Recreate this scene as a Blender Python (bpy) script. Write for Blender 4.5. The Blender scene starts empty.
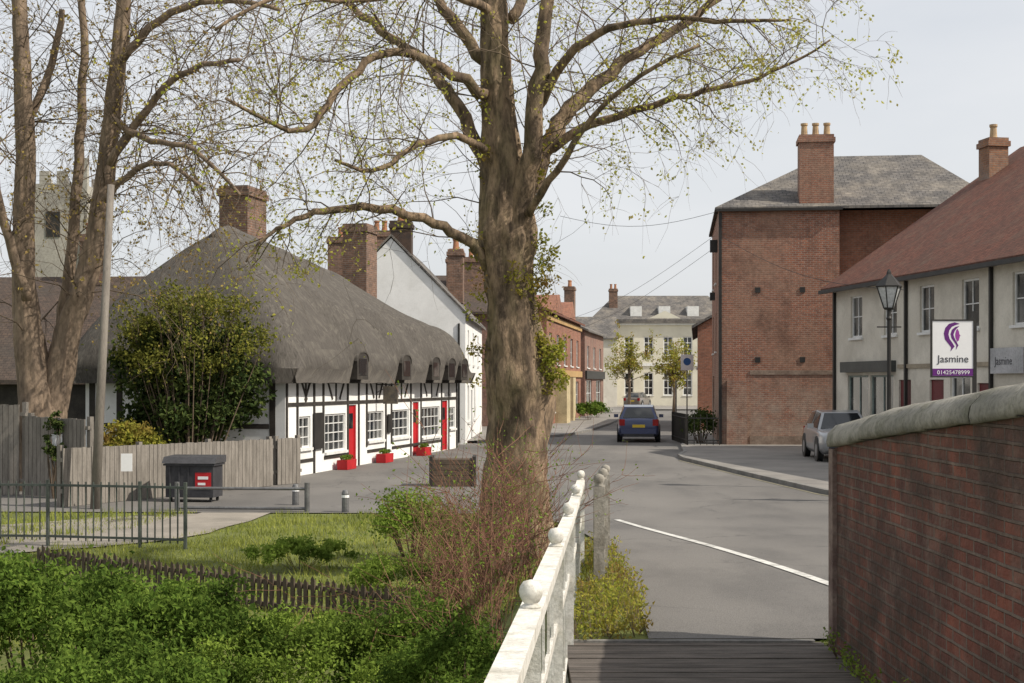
import bpy, bmesh, math, random
import numpy as np
from mathutils import Vector, Matrix, noise
R=random.Random(7)
S=bpy.context.scene
COL=S.collection
F=1422.0; CZ=2.5; HY=383.0
def at(px,py,Y): return Vector(((px-512)/F*Y, Y, CZ+(HY-py)/F*Y))
# ---------------------------------------------------------------- materials
MATS={}
def newmat(name):
    m=bpy.data.materials.new(name); m.use_nodes=True
    nt=m.node_tree; b=nt.nodes['Principled BSDF']; return m,nt,b
def N(nt,t,**k):
    n=nt.nodes.new(t)
    for a,v in k.items(): setattr(n,a,v)
    return n
def mixc(nt,a,b,fac,mode='MIX'):
    n=N(nt,'ShaderNodeMix',data_type='RGBA',blend_type=mode)
    def s(i,v):
        if hasattr(v,'node'): nt.links.new(v,n.inputs[i])
        elif isinstance(v,(int,float)): n.inputs[i].default_value=v
        else: n.inputs[i].default_value=(*v[:3],1)
    s(0,fac); s(6,a); s(7,b); return n.outputs[2]
def noi(nt,vec,scale,detail=4,rough=.6):
    n=N(nt,'ShaderNodeTexNoise'); n.inputs['Scale'].default_value=scale; n.inputs['Detail'].default_value=detail; n.inputs['Roughness'].default_value=rough
    if vec is not None: nt.links.new(vec,n.inputs['Vector'])
    return n.outputs['Fac']
def ramp(nt,fac,a,b):
    n=N(nt,'ShaderNodeMapRange'); n.inputs[1].default_value=a; n.inputs[2].default_value=b
    nt.links.new(fac,n.inputs[0]); return n.outputs[0]
def bump(nt,b,h,st,dist=.02):
    n=N(nt,'ShaderNodeBump'); n.inputs['Strength'].default_value=st; n.inputs['Distance'].default_value=dist
    nt.links.new(h,n.inputs['Height']); nt.links.new(n.outputs[0],b.inputs['Normal'])
def coord(nt,kind='Object',scale=(1,1,1)):
    c=N(nt,'ShaderNodeTexCoord'); m=N(nt,'ShaderNodeMapping'); m.inputs['Scale'].default_value=scale
    nt.links.new(c.outputs[kind],m.inputs[0]); return m.outputs[0]
def mul(nt,x,k):
    f=N(nt,'ShaderNodeMath',operation='MULTIPLY'); nt.links.new(x,f.inputs[0])
    if hasattr(k,'node'): nt.links.new(k,f.inputs[1])
    else: f.inputs[1].default_value=k
    return f.outputs[0]
def M(name,c1,c2=None,rough=.75,s1=1.2,s2=25,bs=.25,metal=0,sc=(1,1,1),lo=.35,hi=.65,fine=.25,spec=.3,c3=None,s3=.3,c3a=.5):
    if name in MATS: return MATS[name]
    m,nt,b=newmat(name); v=coord(nt,'Object',sc)
    c2=c2 or tuple(x*.7 for x in c1)
    big=ramp(nt,noi(nt,v,s1),lo,hi); fn=noi(nt,v,s2,5,.7)
    c=mixc(nt,c1,c2,big)
    if c3: c=mixc(nt,c,c3,mul(nt,ramp(nt,noi(nt,v,s3,6,.7),.5,.62),c3a))
    c=mixc(nt,c,tuple(x*(1-fine*1.6) for x in (1,1,1)),ramp(nt,fn,.45,.75),'MULTIPLY')
    nt.links.new(c,b.inputs['Base Color']); b.inputs['Roughness'].default_value=rough; b.inputs['Metallic'].default_value=metal
    b.inputs['Specular IOR Level'].default_value=spec
    if bs: bump(nt,b,fn,bs)
    MATS[name]=m; return m
def BR(name,c1,c2,mo,bw=.225,bh=.075,ms=.011,stain=(.35,.33,.3),st=.5,rough=.85,off=.5,bs=.6,sscale=.7,lo=.45,hi=.7,stain2=None,st2=.5,s2scale=1.8,low=None,wand=.014):
    m,nt,b=newmat(name); v=coord(nt,'UV')
    t=N(nt,'ShaderNodeTexBrick'); t.offset=off
    t.inputs['Color1'].default_value=(*c1,1); t.inputs['Color2'].default_value=(*c2,1); t.inputs['Mortar'].default_value=(*mo,1)
    t.inputs['Scale'].default_value=1; t.inputs['Brick Width'].default_value=bw; t.inputs['Row Height'].default_value=bh; t.inputs['Mortar Size'].default_value=ms; t.inputs['Mortar Smooth'].default_value=.35
    nn=N(nt,'ShaderNodeTexNoise'); nn.inputs['Scale'].default_value=3.5; nt.links.new(v,nn.inputs['Vector'])
    sb=N(nt,'ShaderNodeVectorMath',operation='SCALE'); sb.inputs['Scale'].default_value=wand; nt.links.new(nn.outputs['Color'],sb.inputs[0])
    ad0=N(nt,'ShaderNodeVectorMath',operation='ADD'); nt.links.new(v,ad0.inputs[0]); nt.links.new(sb.outputs[0],ad0.inputs[1])
    nt.links.new(ad0.outputs[0],t.inputs['Vector'])
    n1=ramp(nt,noi(nt,v,sscale,6,.65),lo,hi); n2=ramp(nt,noi(nt,v,6,4,.7),.3,.75)
    c=mixc(nt,t.outputs['Color'],stain,mul(nt,n1,st))
    if stain2: c=mixc(nt,c,stain2,mul(nt,ramp(nt,noi(nt,coord(nt,'UV',(1,.6,1)),s2scale,7,.75),.5,.62),st2))
    for lw in (low or []):
        sp=N(nt,'ShaderNodeSeparateXYZ'); nt.links.new(v,sp.inputs[0]); g=ramp(nt,sp.outputs[1],lw[1],lw[2])
        c=mixc(nt,c,lw[0],mul(nt,mul(nt,g,ramp(nt,noi(nt,v,lw[3],5,.7),.35,.6)),lw[4]))
    c=mixc(nt,c,(.55,.55,.57),n2,'MULTIPLY')
    nt.links.new(c,b.inputs['Base Color']); b.inputs['Roughness'].default_value=rough; b.inputs['Specular IOR Level'].default_value=.25
    inv=N(nt,'ShaderNodeMath',operation='SUBTRACT'); inv.inputs[0].default_value=1; nt.links.new(t.outputs['Fac'],inv.inputs[1])
    ad=N(nt,'ShaderNodeMath',operation='ADD'); nt.links.new(inv.outputs[0],ad.inputs[0]); nt.links.new(noi(nt,v,30,3),ad.inputs[1])
    bump(nt,b,ad.outputs[0],bs,.01)
    MATS[name]=m; return m
def LEAF(name,c1,c2,tr=.35,c3=None):
    m,nt,b=newmat(name); nt.nodes.remove(b); out=nt.nodes['Material Output']
    g=N(nt,'ShaderNodeNewGeometry'); c=mixc(nt,c1,c2,g.outputs['Random Per Island'])
    v=coord(nt,'Object'); c=mixc(nt,c,c3 or tuple(x*.5 for x in c1),ramp(nt,noi(nt,v,1.6,2),.45,.7))
    d=N(nt,'ShaderNodeBsdfDiffuse'); t=N(nt,'ShaderNodeBsdfTranslucent')
    nt.links.new(c,d.inputs[0]); nt.links.new(c,t.inputs[0])
    a=N(nt,'ShaderNodeMixShader'); a.inputs[0].default_value=tr; nt.links.new(d.outputs[0],a.inputs[1]); nt.links.new(t.outputs[0],a.inputs[2])
    nt.links.new(a.outputs[0],out.inputs[0]); MATS[name]=m; return m
asphalt=M('asphalt',(.195,.183,.168),(.14,.132,.123),.9,.28,90,.35,fine=.3,sc=(1,.45,1),c3=(.105,.1,.095),s3=.55,c3a=.45)
nt=asphalt.node_tree; b=nt.nodes['Principled BSDF']; old=b.inputs['Base Color'].links[0].from_socket
vo=N(nt,'ShaderNodeTexVoronoi',feature='DISTANCE_TO_EDGE'); vo.inputs['Scale'].default_value=.35
ww=N(nt,'ShaderNodeTexNoise'); ww.inputs['Scale'].default_value=1.2; ww.inputs['Detail'].default_value=4; cvv=coord(nt); nt.links.new(cvv,ww.inputs['Vector'])
wa=N(nt,'ShaderNodeVectorMath',operation='ADD'); nt.links.new(cvv,wa.inputs[0]); nt.links.new(ww.outputs['Color'],wa.inputs[1]); nt.links.new(wa.outputs[0],vo.inputs['Vector'])
cr=ramp(nt,vo.outputs['Distance'],.012,.0); nt.links.new(mixc(nt,old,(.07,.068,.065),mul(nt,mul(nt,cr,ramp(nt,noi(nt,cvv,.3),.45,.55)),.8)),b.inputs['Base Color'])
pave=M('pavement_surface',(.29,.27,.245),(.2,.188,.172),.9,.5,50,.3)
pathm=M('path_surface',(.32,.285,.24),(.21,.19,.16),.95,.8,60,.3)
grassm=M('grass_ground',(.17,.19,.05),(.095,.11,.032),.95,.9,40,.6)
kerbm=M('kerb_stone',(.26,.25,.23),(.16,.155,.145),.85,2,40,.3)
paint_line=M('road_paint',(.64,.63,.59),(.3,.29,.27),.8,5,60,.1,lo=.44,hi=.7)
white=M('white_render',(.82,.82,.8),(.72,.72,.7),.8,.9,20,.08,fine=.06,c3=(.55,.54,.5),s3=1.3,c3a=.2)
cream=M('cream_render',(.7,.66,.57),(.56,.52,.44),.85,.7,20,.1,fine=.1,c3=(.4,.37,.31),s3=.8,c3a=.35)
farcream=M('cream_stucco',(.66,.63,.52),(.56,.53,.44),.8,.5,20,.05,fine=.05)
black=M('black_paint',(.022,.021,.02),(.035,.033,.03),.5,3,30,.1)
timber=M('tarred_timber',(.03,.026,.023),(.055,.048,.04),.8,3,30,.2)
redp=M('red_paint',(.5,.02,.025),(.38,.015,.02),.45,2,20,.05,fine=.1)
maroon=M('maroon_paint',(.14,.015,.02),(.1,.012,.015),.5,2,20,.05)
whitep=M('white_joinery',(.75,.75,.73),(.62,.62,.6),.5,4,30,.05,fine=.08)
railp=M('weathered_white_paint',(.74,.72,.66),(.52,.49,.42),.7,5,45,.25,fine=.22,lo=.46,hi=.78,c3=(.35,.33,.26),s3=9,c3a=.45)
greyrail=M('lichened_grey_timber',(.38,.355,.31),(.22,.2,.165),.85,6,40,.4)
fencew=M('weathered_boards',(.26,.235,.205),(.17,.153,.132),.9,3,30,.3,sc=(3,3,.6))
picketw=M('dark_picket_timber',(.12,.092,.065),(.075,.057,.042),.9,3,30,.3)
polew=M('grey_pole_timber',(.24,.215,.185),(.16,.14,.12),.9,2,20,.3,sc=(3,3,.4))
bark=M('lime_bark',(.3,.215,.14),(.115,.083,.057),.95,4.2,15,1.0,sc=(1.6,1.6,.5),fine=.44,lo=.42,hi=.58,c3=(.2,.17,.085),s3=1.8,c3a=.4)
bark2=M('tan_bark',(.29,.215,.15),(.15,.112,.082),.95,2.5,9,1.0,sc=(1.6,1.6,.45),fine=.4)  # mottled tan-brown bark colour for the twin-stemmed and street trees
twigm=M('twig_bark',(.17,.125,.085),(.105,.08,.055),.9,3,20,0)
twigr=M('red_twig_bark',(.24,.12,.078),(.15,.08,.052),.9,3,20,0)
stone=M('coping_stone',(.37,.345,.295),(.21,.2,.17),.9,2.2,30,.45,fine=.28,c3=(.12,.12,.08),s3=3.5,c3a=.6)
towerst=M('church_stone',(.42,.395,.345),(.3,.28,.25),.9,.5,6,.4)
terracotta=M('terracotta',(.4,.19,.1),(.3,.13,.07),.8,3,20,.1)
potm=M('buff_clay',(.5,.36,.2),(.36,.25,.15),.8,3,20,.1)
deckm=M('tarred_deck',(.15,.128,.11),(.075,.064,.055),.85,2.5,40,.4,sc=(1,5,1))
rubber=M('tyre_rubber',(.02,.02,.02),(.03,.03,.03),.9,3,30,.1)
alloy=M('alloy_metal',(.45,.46,.48),(.35,.36,.38),.35,3,30,0,metal=.8)
lightred=M('tail_lamp_red',(.35,.01,.01),(.25,.01,.01),.2,3,20,0,fine=.05)
lamplens=M('lamp_lens',(.55,.57,.58),(.45,.47,.5),.1,3,20,0,fine=.05,spec=.6)
platey=M('plate_yellow',(.7,.5,.05),(.65,.46,.05),.5,3,20,0,fine=.05)
binm=M('bin_plastic',(.035,.035,.04),(.055,.055,.06),.5,2,20,.1)
purple=M('sign_purple',(.13,.02,.18),(.11,.018,.16),.5,2,20,0,fine=.03)
mauve=M('sign_magenta',(.3,.05,.3),(.27,.045,.27),.5,2,20,0,fine=.03)
signw=M('sign_white',(.8,.8,.8),(.76,.76,.76),.5,2,20,0,fine=.03)
signgrey=M('sign_dark_letter',(.06,.06,.07),(.05,.05,.06),.5,2,20,0,fine=.03)
signblue=M('sign_blue',(.05,.14,.36),(.04,.11,.3),.5,2,20,0)
ochre=M('ochre_render',(.46,.3,.13),(.37,.24,.11),.8,1,20,.1)
plaster=M('patched_plaster',(.3,.23,.18),(.18,.13,.1),.9,2.2,14,.5)
glassy,nt,b=newmat('window_glass')
b.inputs['Roughness'].default_value=.08; b.inputs['Specular IOR Level'].default_value=.7
bump(nt,b,noi(nt,coord(nt),1.5,2),.05,.05)
cv=mixc(nt,(.015,.018,.02),(.09,.09,.085),ramp(nt,noi(nt,coord(nt),.9,2),.5,.6)); nt.links.new(cv,b.inputs['Base Color'])
def PAINT(name,c):
    m,nt,b=newmat(name); b.inputs['Metallic'].default_value=.35; b.inputs['Roughness'].default_value=.32
    b.inputs['Coat Weight'].default_value=.6; b.inputs['Coat Roughness'].default_value=.08
    c2=mixc(nt,c,tuple(x*.75+.01 for x in c),noi(nt,coord(nt),4)); nt.links.new(c2,b.inputs['Base Color'])
    MATS[name]=m; return m
carblue=PAINT('blue_car_paint',(.035,.05,.13)); carsil=PAINT('grey_silver_car_paint',(.42,.43,.44)); carsilver=PAINT('tan_car_paint',(.2,.17,.14))
wallbrick=BR('parapet_brick',(.29,.098,.062),(.17,.068,.052),(.22,.165,.13),bw=.21,bh=.068,ms=.01,stain=(.08,.056,.045),st=.8,sscale=1.1,lo=.42,hi=.62,bs=1.0,stain2=(.32,.24,.19),st2=.3,s2scale=2.4,low=[((.05,.048,.034),1.4,.7,2.2,.85),((.1,.072,.056),1.75,2.2,3.0,.6)],wand=.012)
oldbrick=BR('old_red_brick',(.31,.14,.095),(.24,.11,.08),(.33,.28,.24),stain=(.3,.22,.17),st=.6,stain2=(.13,.09,.075),st2=.6,s2scale=.7)
tallbrick=BR('tall_building_brick',(.4,.16,.095),(.26,.11,.075),(.36,.28,.22),ms=.013,stain=(.35,.22,.155),st=.7,sscale=.45,lo=.42,hi=.62,stain2=(.15,.085,.062),st2=.6,s2scale=.55,low=[((.42,.33,.26),3.2,1.5,1.1,.75)])
redbrick=BR('bright_red_brick',(.4,.155,.092),(.3,.12,.075),(.3,.23,.18),stain=(.27,.15,.1),st=.5,stain2=(.18,.095,.07),st2=.5,s2scale=.6)
chimbrick=BR('chimney_brick',(.28,.155,.1),(.18,.105,.075),(.27,.22,.18),stain=(.1,.08,.065),st=.7,sscale=1.5)
redtile=BR('red_roof_tile',(.25,.1,.065),(.165,.07,.048),(.065,.038,.03),bw=.17,bh=.11,ms=.009,stain=(.12,.07,.052),st=.75,sscale=.6,stain2=(.22,.17,.12),st2=.3)
browntile=BR('brown_roof_tile',(.13,.092,.07),(.09,.068,.056),(.04,.032,.03),bw=.17,bh=.11,ms=.009,stain=(.08,.07,.06),st=.7,sscale=.6)
slate=BR('slate_roof',(.2,.185,.17),(.12,.113,.108),(.05,.05,.05),bw=.28,bh=.2,ms=.014,stain=(.33,.29,.235),st=.75,sscale=.8,stain2=(.1,.093,.085),st2=.65)
thatch,nt,b=newmat('grey_thatch'); v=coord(nt,'UV',(14,1.1,1)); v2=coord(nt,'UV',(60,5,1)); v3=coord(nt,'UV',(.35,.6,1))
c=mixc(nt,(.14,.128,.114),(.078,.071,.064),ramp(nt,noi(nt,v,1.4,6,.7),.3,.7)); c=mixc(nt,c,(.175,.16,.138),ramp(nt,noi(nt,v3,2.2,4),.5,.75))
c=mixc(nt,c,(.5,.5,.5),ramp(nt,noi(nt,v2,1,3),.45,.75),'MULTIPLY')
nt.links.new(c,b.inputs['Base Color']); b.inputs['Roughness'].default_value=1; b.inputs['Specular IOR Level'].default_value=.05
bump(nt,b,noi(nt,v2,1.0,5,.8),.7,.04)
thatchcap=M('thatch_ridge',(.14,.128,.114),(.085,.078,.07),1,1,40,.8)
leaf_bud=LEAF('young_lime_leaf',(.52,.48,.09),(.34,.38,.065),.5,(.42,.34,.11))
leaf_bush=LEAF('fresh_shrub_leaf',(.09,.155,.026),(.175,.25,.045),.35,(.03,.055,.012))
leaf_bush2=LEAF('bright_shrub_leaf',(.16,.24,.038),(.25,.33,.06),.35,(.06,.1,.02))
leaf_dark=LEAF('evergreen_leaf',(.04,.065,.022),(.1,.125,.035),.15,(.02,.034,.013))
leaf_yel=LEAF('yellow_green_leaf',(.38,.34,.06),(.24,.28,.05),.4,(.28,.17,.06))
leaf_grass=LEAF('grass_blade',(.26,.3,.065),(.38,.39,.1),.4,(.14,.17,.04))
leaf_brown=LEAF('rusty_bud_leaf',(.36,.29,.08),(.27,.18,.08),.3)
leaf_top=LEAF('olive_new_leaf',(.26,.245,.05),(.14,.16,.035),.3,(.07,.08,.022))
# ---------------------------------------------------------------- object helpers
OFF={}
def setp(o,label=None,cat=None,group=None,kind=None):
    if label: o['label']=label
    if cat: o['category']=cat
    if group: o['group']=group
    if kind: o['kind']=kind
    return o
def root(name,label,cat,loc,group=None):
    o=bpy.data.objects.new(name,None); COL.objects.link(o); o.location=loc; OFF[o.name]=Vector(loc)
    o.empty_display_size=.2
    return setp(o,label,cat,group)
def rawmesh(name,verts,faces,mat,parent=None,loc=None,smooth=False,uv=False):
    off=OFF[parent.name] if parent is not None else Vector(loc or (0,0,0))
    V=np.asarray(verts,dtype=float).reshape(-1,3)
    me=bpy.data.meshes.new(name)
    me.from_pydata((V-np.array(off)).tolist(),[],faces)
    if uv:
        l=me.uv_layers.new(name='UV'); d=l.data
        for p in me.polygons:
            n=p.normal
            if abs(n.z)>.97: t=Vector((1,0,0)); w=Vector((0,1,0))
            else:
                t=Vector((-n.y,n.x,0)).normalized(); w=n.cross(t)
            for li in p.loop_indices:
                q=V[me.loops[li].vertex_index]; d[li].uv=(t[0]*q[0]+t[1]*q[1],w[0]*q[0]+w[1]*q[1]+w[2]*q[2])
    if smooth: me.polygons.foreach_set('use_smooth',[True]*len(me.polygons))
    me.materials.append(mat)
    o=bpy.data.objects.new(name,me); COL.objects.link(o)
    if parent is not None: o.parent=parent; OFF[o.name]=off
    else: o.location=off; OFF[o.name]=off
    return o
class Fr:
    def __init__(s,o,u):
        s.o=Vector((o[0],o[1])); s.U=Vector((u[0],u[1])).normalized(); s.N=Vector((s.U.y,-s.U.x)); s.z=o[2] if len(o)>2 else 0
    def p(s,u,n,z):
        q=s.o+s.U*u+s.N*n; return (q.x,q.y,z+s.z)
W0=Fr((0,0),(1,0))
class MB:
    def __init__(s): s.v=[]; s.f=[]
    def poly(s,pts):
        i=len(s.v); s.v+= [tuple(p) for p in pts]; s.f.append(tuple(range(i,i+len(pts)))); return s
    def box(s,fr,u0,u1,n0,n1,z0,z1,tap=1.0):
        if u0>u1:u0,u1=u1,u0
        if n0>n1:n0,n1=n1,n0
        uc,nc=(u0+u1)/2,(n0+n1)/2
        i=len(s.v)
        for z,k in ((z0,1),(z1,tap)):
            for (a,b_) in ((u0,n0),(u1,n0),(u1,n1),(u0,n1)):
                s.v.append(fr.p(uc+(a-uc)*k,nc+(b_-nc)*k,z))
        for q in ((0,1,2,3),(7,6,5,4),(4,5,1,0),(5,6,2,1),(6,7,3,2),(7,4,0,3)): s.f.append(tuple(i+k for k in q))
        return s
    def bar(s,a,b_,w,h=None,up=(0,0,1)):
        a=Vector(a); b_=Vector(b_); h=h or w; d=(b_-a).normalized(); x=d.cross(Vector(up))
        if x.length<1e-4: x=Vector((1,0,0))
        x.normalize(); y=x.cross(d); i=len(s.v)
        for p in (a,b_):
            for (m,k) in ((-1,-1),(1,-1),(1,1),(-1,1)): s.v.append(tuple(p+x*m*w/2+y*k*h/2))
        for q in ((3,2,1,0),(4,5,6,7),(0,1,5,4),(1,2,6,5),(2,3,7,6),(3,0,4,7)): s.f.append(tuple(i+k for k in q))
        return s
    def tube(s,pts,rs,n=6,cap=True,wob=0):
        pts=[Vector(p) for p in pts]
        if not isinstance(rs,(list,tuple)): rs=[rs]*len(pts)
        i0=len(s.v); ref=None
        for k,p in enumerate(pts):
            d=(pts[min(k+1,len(pts)-1)]-pts[max(k-1,0)]).normalized()
            if ref is None: ref=Vector((1,0,0)) if abs(d.x)<.8 else Vector((0,1,0))
            x=(ref-d*ref.dot(d)).normalized(); y=d.cross(x); ref=x
            for j in range(n):
                a=2*math.pi*j/n; r=rs[k]
                if wob: r*=1+wob*(noise.noise(Vector((math.cos(a)*1.7,math.sin(a)*1.7,p.z*.9+p.x)))+.6*noise.noise(Vector((math.cos(a)*4,math.sin(a)*4,p.z*3)))+.3*noise.noise(Vector((math.cos(a)*9,math.sin(a)*9,p.z*6))))
                s.v.append(tuple(p+x*math.cos(a)*r+y*math.sin(a)*r))
        for k in range(len(pts)-1):
            for j in range(n):
                a=i0+k*n+j; b_=i0+k*n+(j+1)%n; s.f.append((a,b_,b_+n,a+n))
        if cap:
            s.f.append(tuple(i0+j for j in reversed(range(n)))); s.f.append(tuple(i0+(len(pts)-1)*n+j for j in range(n)))
        return s
    def lathe(s,c,prof,n=16):
        i0=len(s.v)
        for (r,z) in prof:
            for j in range(n):
                a=2*math.pi*j/n; s.v.append((c[0]+r*math.cos(a),c[1]+r*math.sin(a),c[2]+z))
        for k in range(len(prof)-1):
            for j in range(n):
                a=i0+k*n+j; b_=i0+k*n+(j+1)%n; s.f.append((a,b_,b_+n,a+n))
        s.f.append(tuple(i0+j for j in reversed(range(n)))); s.f.append(tuple(i0+(len(prof)-1)*n+j for j in range(n)))
        return s
    def build(s,name,mat,parent=None,loc=None,smooth=False,uv=True,label=None):
        o=rawmesh(name,s.v,s.f,mat,parent,loc,smooth,uv)
        if label:o['label']=label
        return o
def wall(mb,fr,u0,u1,z0,z1,ops=(),n=0,depth=.14):
    us=sorted({u0,u1,*[min(max(o[i],u0),u1) for o in ops for i in (0,1)]}); zs=sorted({z0,z1,*[min(max(o[i],z0),z1) for o in ops for i in (2,3)]})
    for a,b_ in zip(us,us[1:]):
        for c,d in zip(zs,zs[1:]):
            uc,zc=(a+b_)/2,(c+d)/2
            if any(o[0]<uc<o[1] and o[2]<zc<o[3] for o in ops): continue
            mb.poly([fr.p(a,n,c),fr.p(b_,n,c),fr.p(b_,n,d),fr.p(a,n,d)])
    for (a,b_,c,d) in ops:
        m=n-depth
        mb.poly([fr.p(a,n,c),fr.p(a,n,d),fr.p(a,m,d),fr.p(a,m,c)]); mb.poly([fr.p(b_,n,d),fr.p(b_,n,c),fr.p(b_,m,c),fr.p(b_,m,d)])
        mb.poly([fr.p(a,n,d),fr.p(b_,n,d),fr.p(b_,m,d),fr.p(a,m,d)]); mb.poly([fr.p(b_,n,c),fr.p(a,n,c),fr.p(a,m,c),fr.p(b_,m,c)])
def window(fr,op,parent,nx=2,nz=2,mat=None,n=0,depth=.14,fw=.06,sill=True,bar=.03,name='window'):
    mat=mat or whitep; a,b_,c,d=op; m=n-depth; mb=MB(); e=.002
    a+=e;b_-=e;c+=e;d-=e
    mb.box(fr,a,a+fw,m+.005,m+.06,c,d).box(fr,b_-fw,b_,m+.005,m+.06,c,d).box(fr,a+fw,b_-fw,m+.005,m+.06,c,c+fw).box(fr,a+fw,b_-fw,m+.005,m+.06,d-fw,d)
    for i in range(1,nx):
        u=a+(b_-a)*i/nx; mb.box(fr,u-bar/2,u+bar/2,m+.008,m+.05,c+fw,d-fw)
    for i in range(1,nz):
        z=c+(d-c)*i/nz; mb.box(fr,a+fw,b_-fw,m+.01,m+.046,z-bar/2,z+bar/2)
    w=mb.build(name,mat,parent)
    MB().poly([fr.p(a,m+.02,c),fr.p(b_,m+.02,c),fr.p(b_,m+.02,d),fr.p(a,m+.02,d)]).build('pane',glassy,w)
    if sill: MB().box(fr,a-.06,b_+.06,n-.03,n+.07,c-.08,c-.006).build('sill',mat,w)
    return w
def roofm(fr,u0,u1,n0,n1,ze,zr,hl=0,hr=0,th=.14):
    mb=MB(); nc=(n0+n1)/2; P=fr.p
    A,B,C,D=P(u0,n0,ze),P(u1,n0,ze),P(u1,n1,ze),P(u0,n1,ze); E,G_=P(u0+hl,nc,zr),P(u1-hr,nc,zr)
    a,b_,c,d,e,g=[(q[0],q[1],q[2]-th) for q in (A,B,C,D,E,G_)]
    mb.poly([A,B,G_,E]).poly([C,D,E,G_])
    mb.poly([a,b_,B,A]).poly([c,d,D,C])
    mb.poly([b_,a,e,g]).poly([d,c,g,e])
    if hr: mb.poly([B,C,G_]).poly([c,b_,g]).poly([b_,c,C,B])
    else: mb.poly([B,b_,g,G_]).poly([G_,g,c,C])
    if hl: mb.poly([D,A,E]).poly([a,d,e]).poly([d,a,A,D])
    else: mb.poly([a,A,E,e]).poly([e,E,D,d])
    return mb
def box_house_walls(mb,fr,w,dep,h,ops=(),gable=0,z0=0):
    wall(mb,fr,0,w,z0,h,ops)
    P=fr.p
    mb.poly([P(w,-dep,z0),P(0,-dep,z0),P(0,-dep,h),P(w,-dep,h)])
    for u,s in ((0,1),(w,-1)):
        pts=[P(u,-dep,z0),P(u,0,z0),P(u,0,h)]+([P(u,-dep/2,gable)] if gable else [])+[P(u,-dep,h)]
        if s<0: pts.reverse()
        mb.poly(pts)
def chimney(fr,u,n,w,d,z0,z1,parent,pots=2,mat=None,potmat=None,name='chimney'):
    mb=MB(); mb.box(fr,u-w/2,u+w/2,n-d/2,n+d/2,z0,z1-.3).box(fr,u-w/2-.06,u+w/2+.06,n-d/2-.06,n+d/2+.06,z1-.3,z1-.12).box(fr,u-w/2-.01,u+w/2+.01,n-d/2-.01,n+d/2+.01,z1-.12,z1)
    c=mb.build(name,mat or chimbrick,parent)
    for i in range(pots):
        uu=u+(i-(pots-1)/2)*(w/max(pots,1))
        q=fr.p(uu,n,z1)
        MB().lathe(q,[(.15,0),(.13,.1),(.11,.4),(.14,.42),(.14,.5),(.1,.5)],10).build('chimney_pot',potmat or terracotta,c)
    return c
# ---------------------------------------------------------------- terrain
def sm(a,b,t):
    t=min(1,max(0,(t-a)/(b-a))); return t*t*(3-2*t)
def rx(y): return -0.258+.066*y
def G(x,y):
    r=.7*(1-sm(9.5,30,y))
    left=-1.3*(1-sm(9,14.5,y))+.05*noise.noise(Vector((x*.6,y*.6,0)))*(1-sm(26,27,y))
    if y<9.83 and x<2.18: return -1.3
    side=sm(-1.5,.05,x-rx(min(y,22)))
    return side*r+(1-side)*left
def grid(name,xs,ys,mat,off=0,hf=G):
    v=[];f=[]
    for y in ys:
        for x in xs: v.append((x,y,hf(x,y)+off))
    n=len(xs)
    for j in range(len(ys)-1):
        for i in range(n-1): a=j*n+i; f.append((a,a+1,a+n+1,a+n))
    return setp(rawmesh(name,v,f,mat,smooth=False),kind='structure')
xs=[-600,-300,-150,-80,-50,-30,-20]+[-14+.5*i for i in range(32)]+[2.16,2.2]+[2.5+.5*i for i in range(36)]+[25,35,60,120,300,600]
ys=[-60,-20,-5]+[.5*i for i in range(20)]+[9.8,9.86]+[10+.5*i for i in range(50)]+[37,45,60,80,120,200,400,900]
grid('ground',xs,ys,grassm)
def sheet(name,poly,mat,off,kind='structure',hf=None,step=.6,ymax=34):
    hf=hf or G
    bm=bmesh.new(); bm.faces.new([bm.verts.new((x,y,0)) for x,y in poly]); bmesh.ops.triangulate(bm,faces=bm.faces[:])
    x0=min(p[0] for p in poly);x1=max(p[0] for p in poly);y0=min(p[1] for p in poly);y1=min(ymax,max(p[1] for p in poly))
    y=math.floor(y0/step)*step+step
    while y<y1: bmesh.ops.bisect_plane(bm,geom=bm.verts[:]+bm.edges[:]+bm.faces[:],plane_co=(0,y,0),plane_no=(0,1,0)); y+=step
    x=max(x0,-14); x=math.floor(x/step)*step+step
    while x<min(x1,8): bmesh.ops.bisect_plane(bm,geom=bm.verts[:]+bm.edges[:]+bm.faces[:],plane_co=(x,0,0),plane_no=(1,0,0)); x+=step
    for v in bm.verts: v.co.z=hf(v.co.x,v.co.y)+off
    bmesh.ops.recalc_face_normals(bm,faces=bm.faces[:])
    me=bpy.data.meshes.new(name); bm.to_mesh(me); bm.free()
    if sum(p.normal.z for p in me.polygons)<0: me.flip_normals()
    me.materials.append(mat); o=bpy.data.objects.new(name,me); COL.objects.link(o); o['kind']=kind; return o
RIGHT=[(11.5,-10),(10.0,20),(7.0,31.7),(6.3,38),(5.53,45.5),(5.6,47.5),(6.1,50),(6.6,55),(7.9,64),(9.9,80),(13,100),(17.5,128)]
LEFT=[(12.3,130),(8.5,105),(5.8,84.6),(3.9,72.5),(2.6,66.5),(.6,62.5),(-1.5,58.5)]
sheet('road',[(2.24,-10)]+RIGHT+LEFT+[(-6,58.5),(-14,45),(-14,27.6),(-5.0,27.2),(-.6,27),(.9,24),(1.15,18),(1.1,12.8),(.95,9.9),(2.24,9.9)],asphalt,.022)
sheet('pavement',RIGHT+[(17.5,140),(40,140),(40,-10)],pave,.12,hf=lambda x,y:.7*(1-sm(9.5,30,y)))
sheet('pavement_left',list(LEFT)+[(-9,58.5),(-9,80),(-4,130)],pave,.12)
sheet('square',[(8,128.5),(30,128.5),(40,160),(-10,160)],pave,.125)
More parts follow.
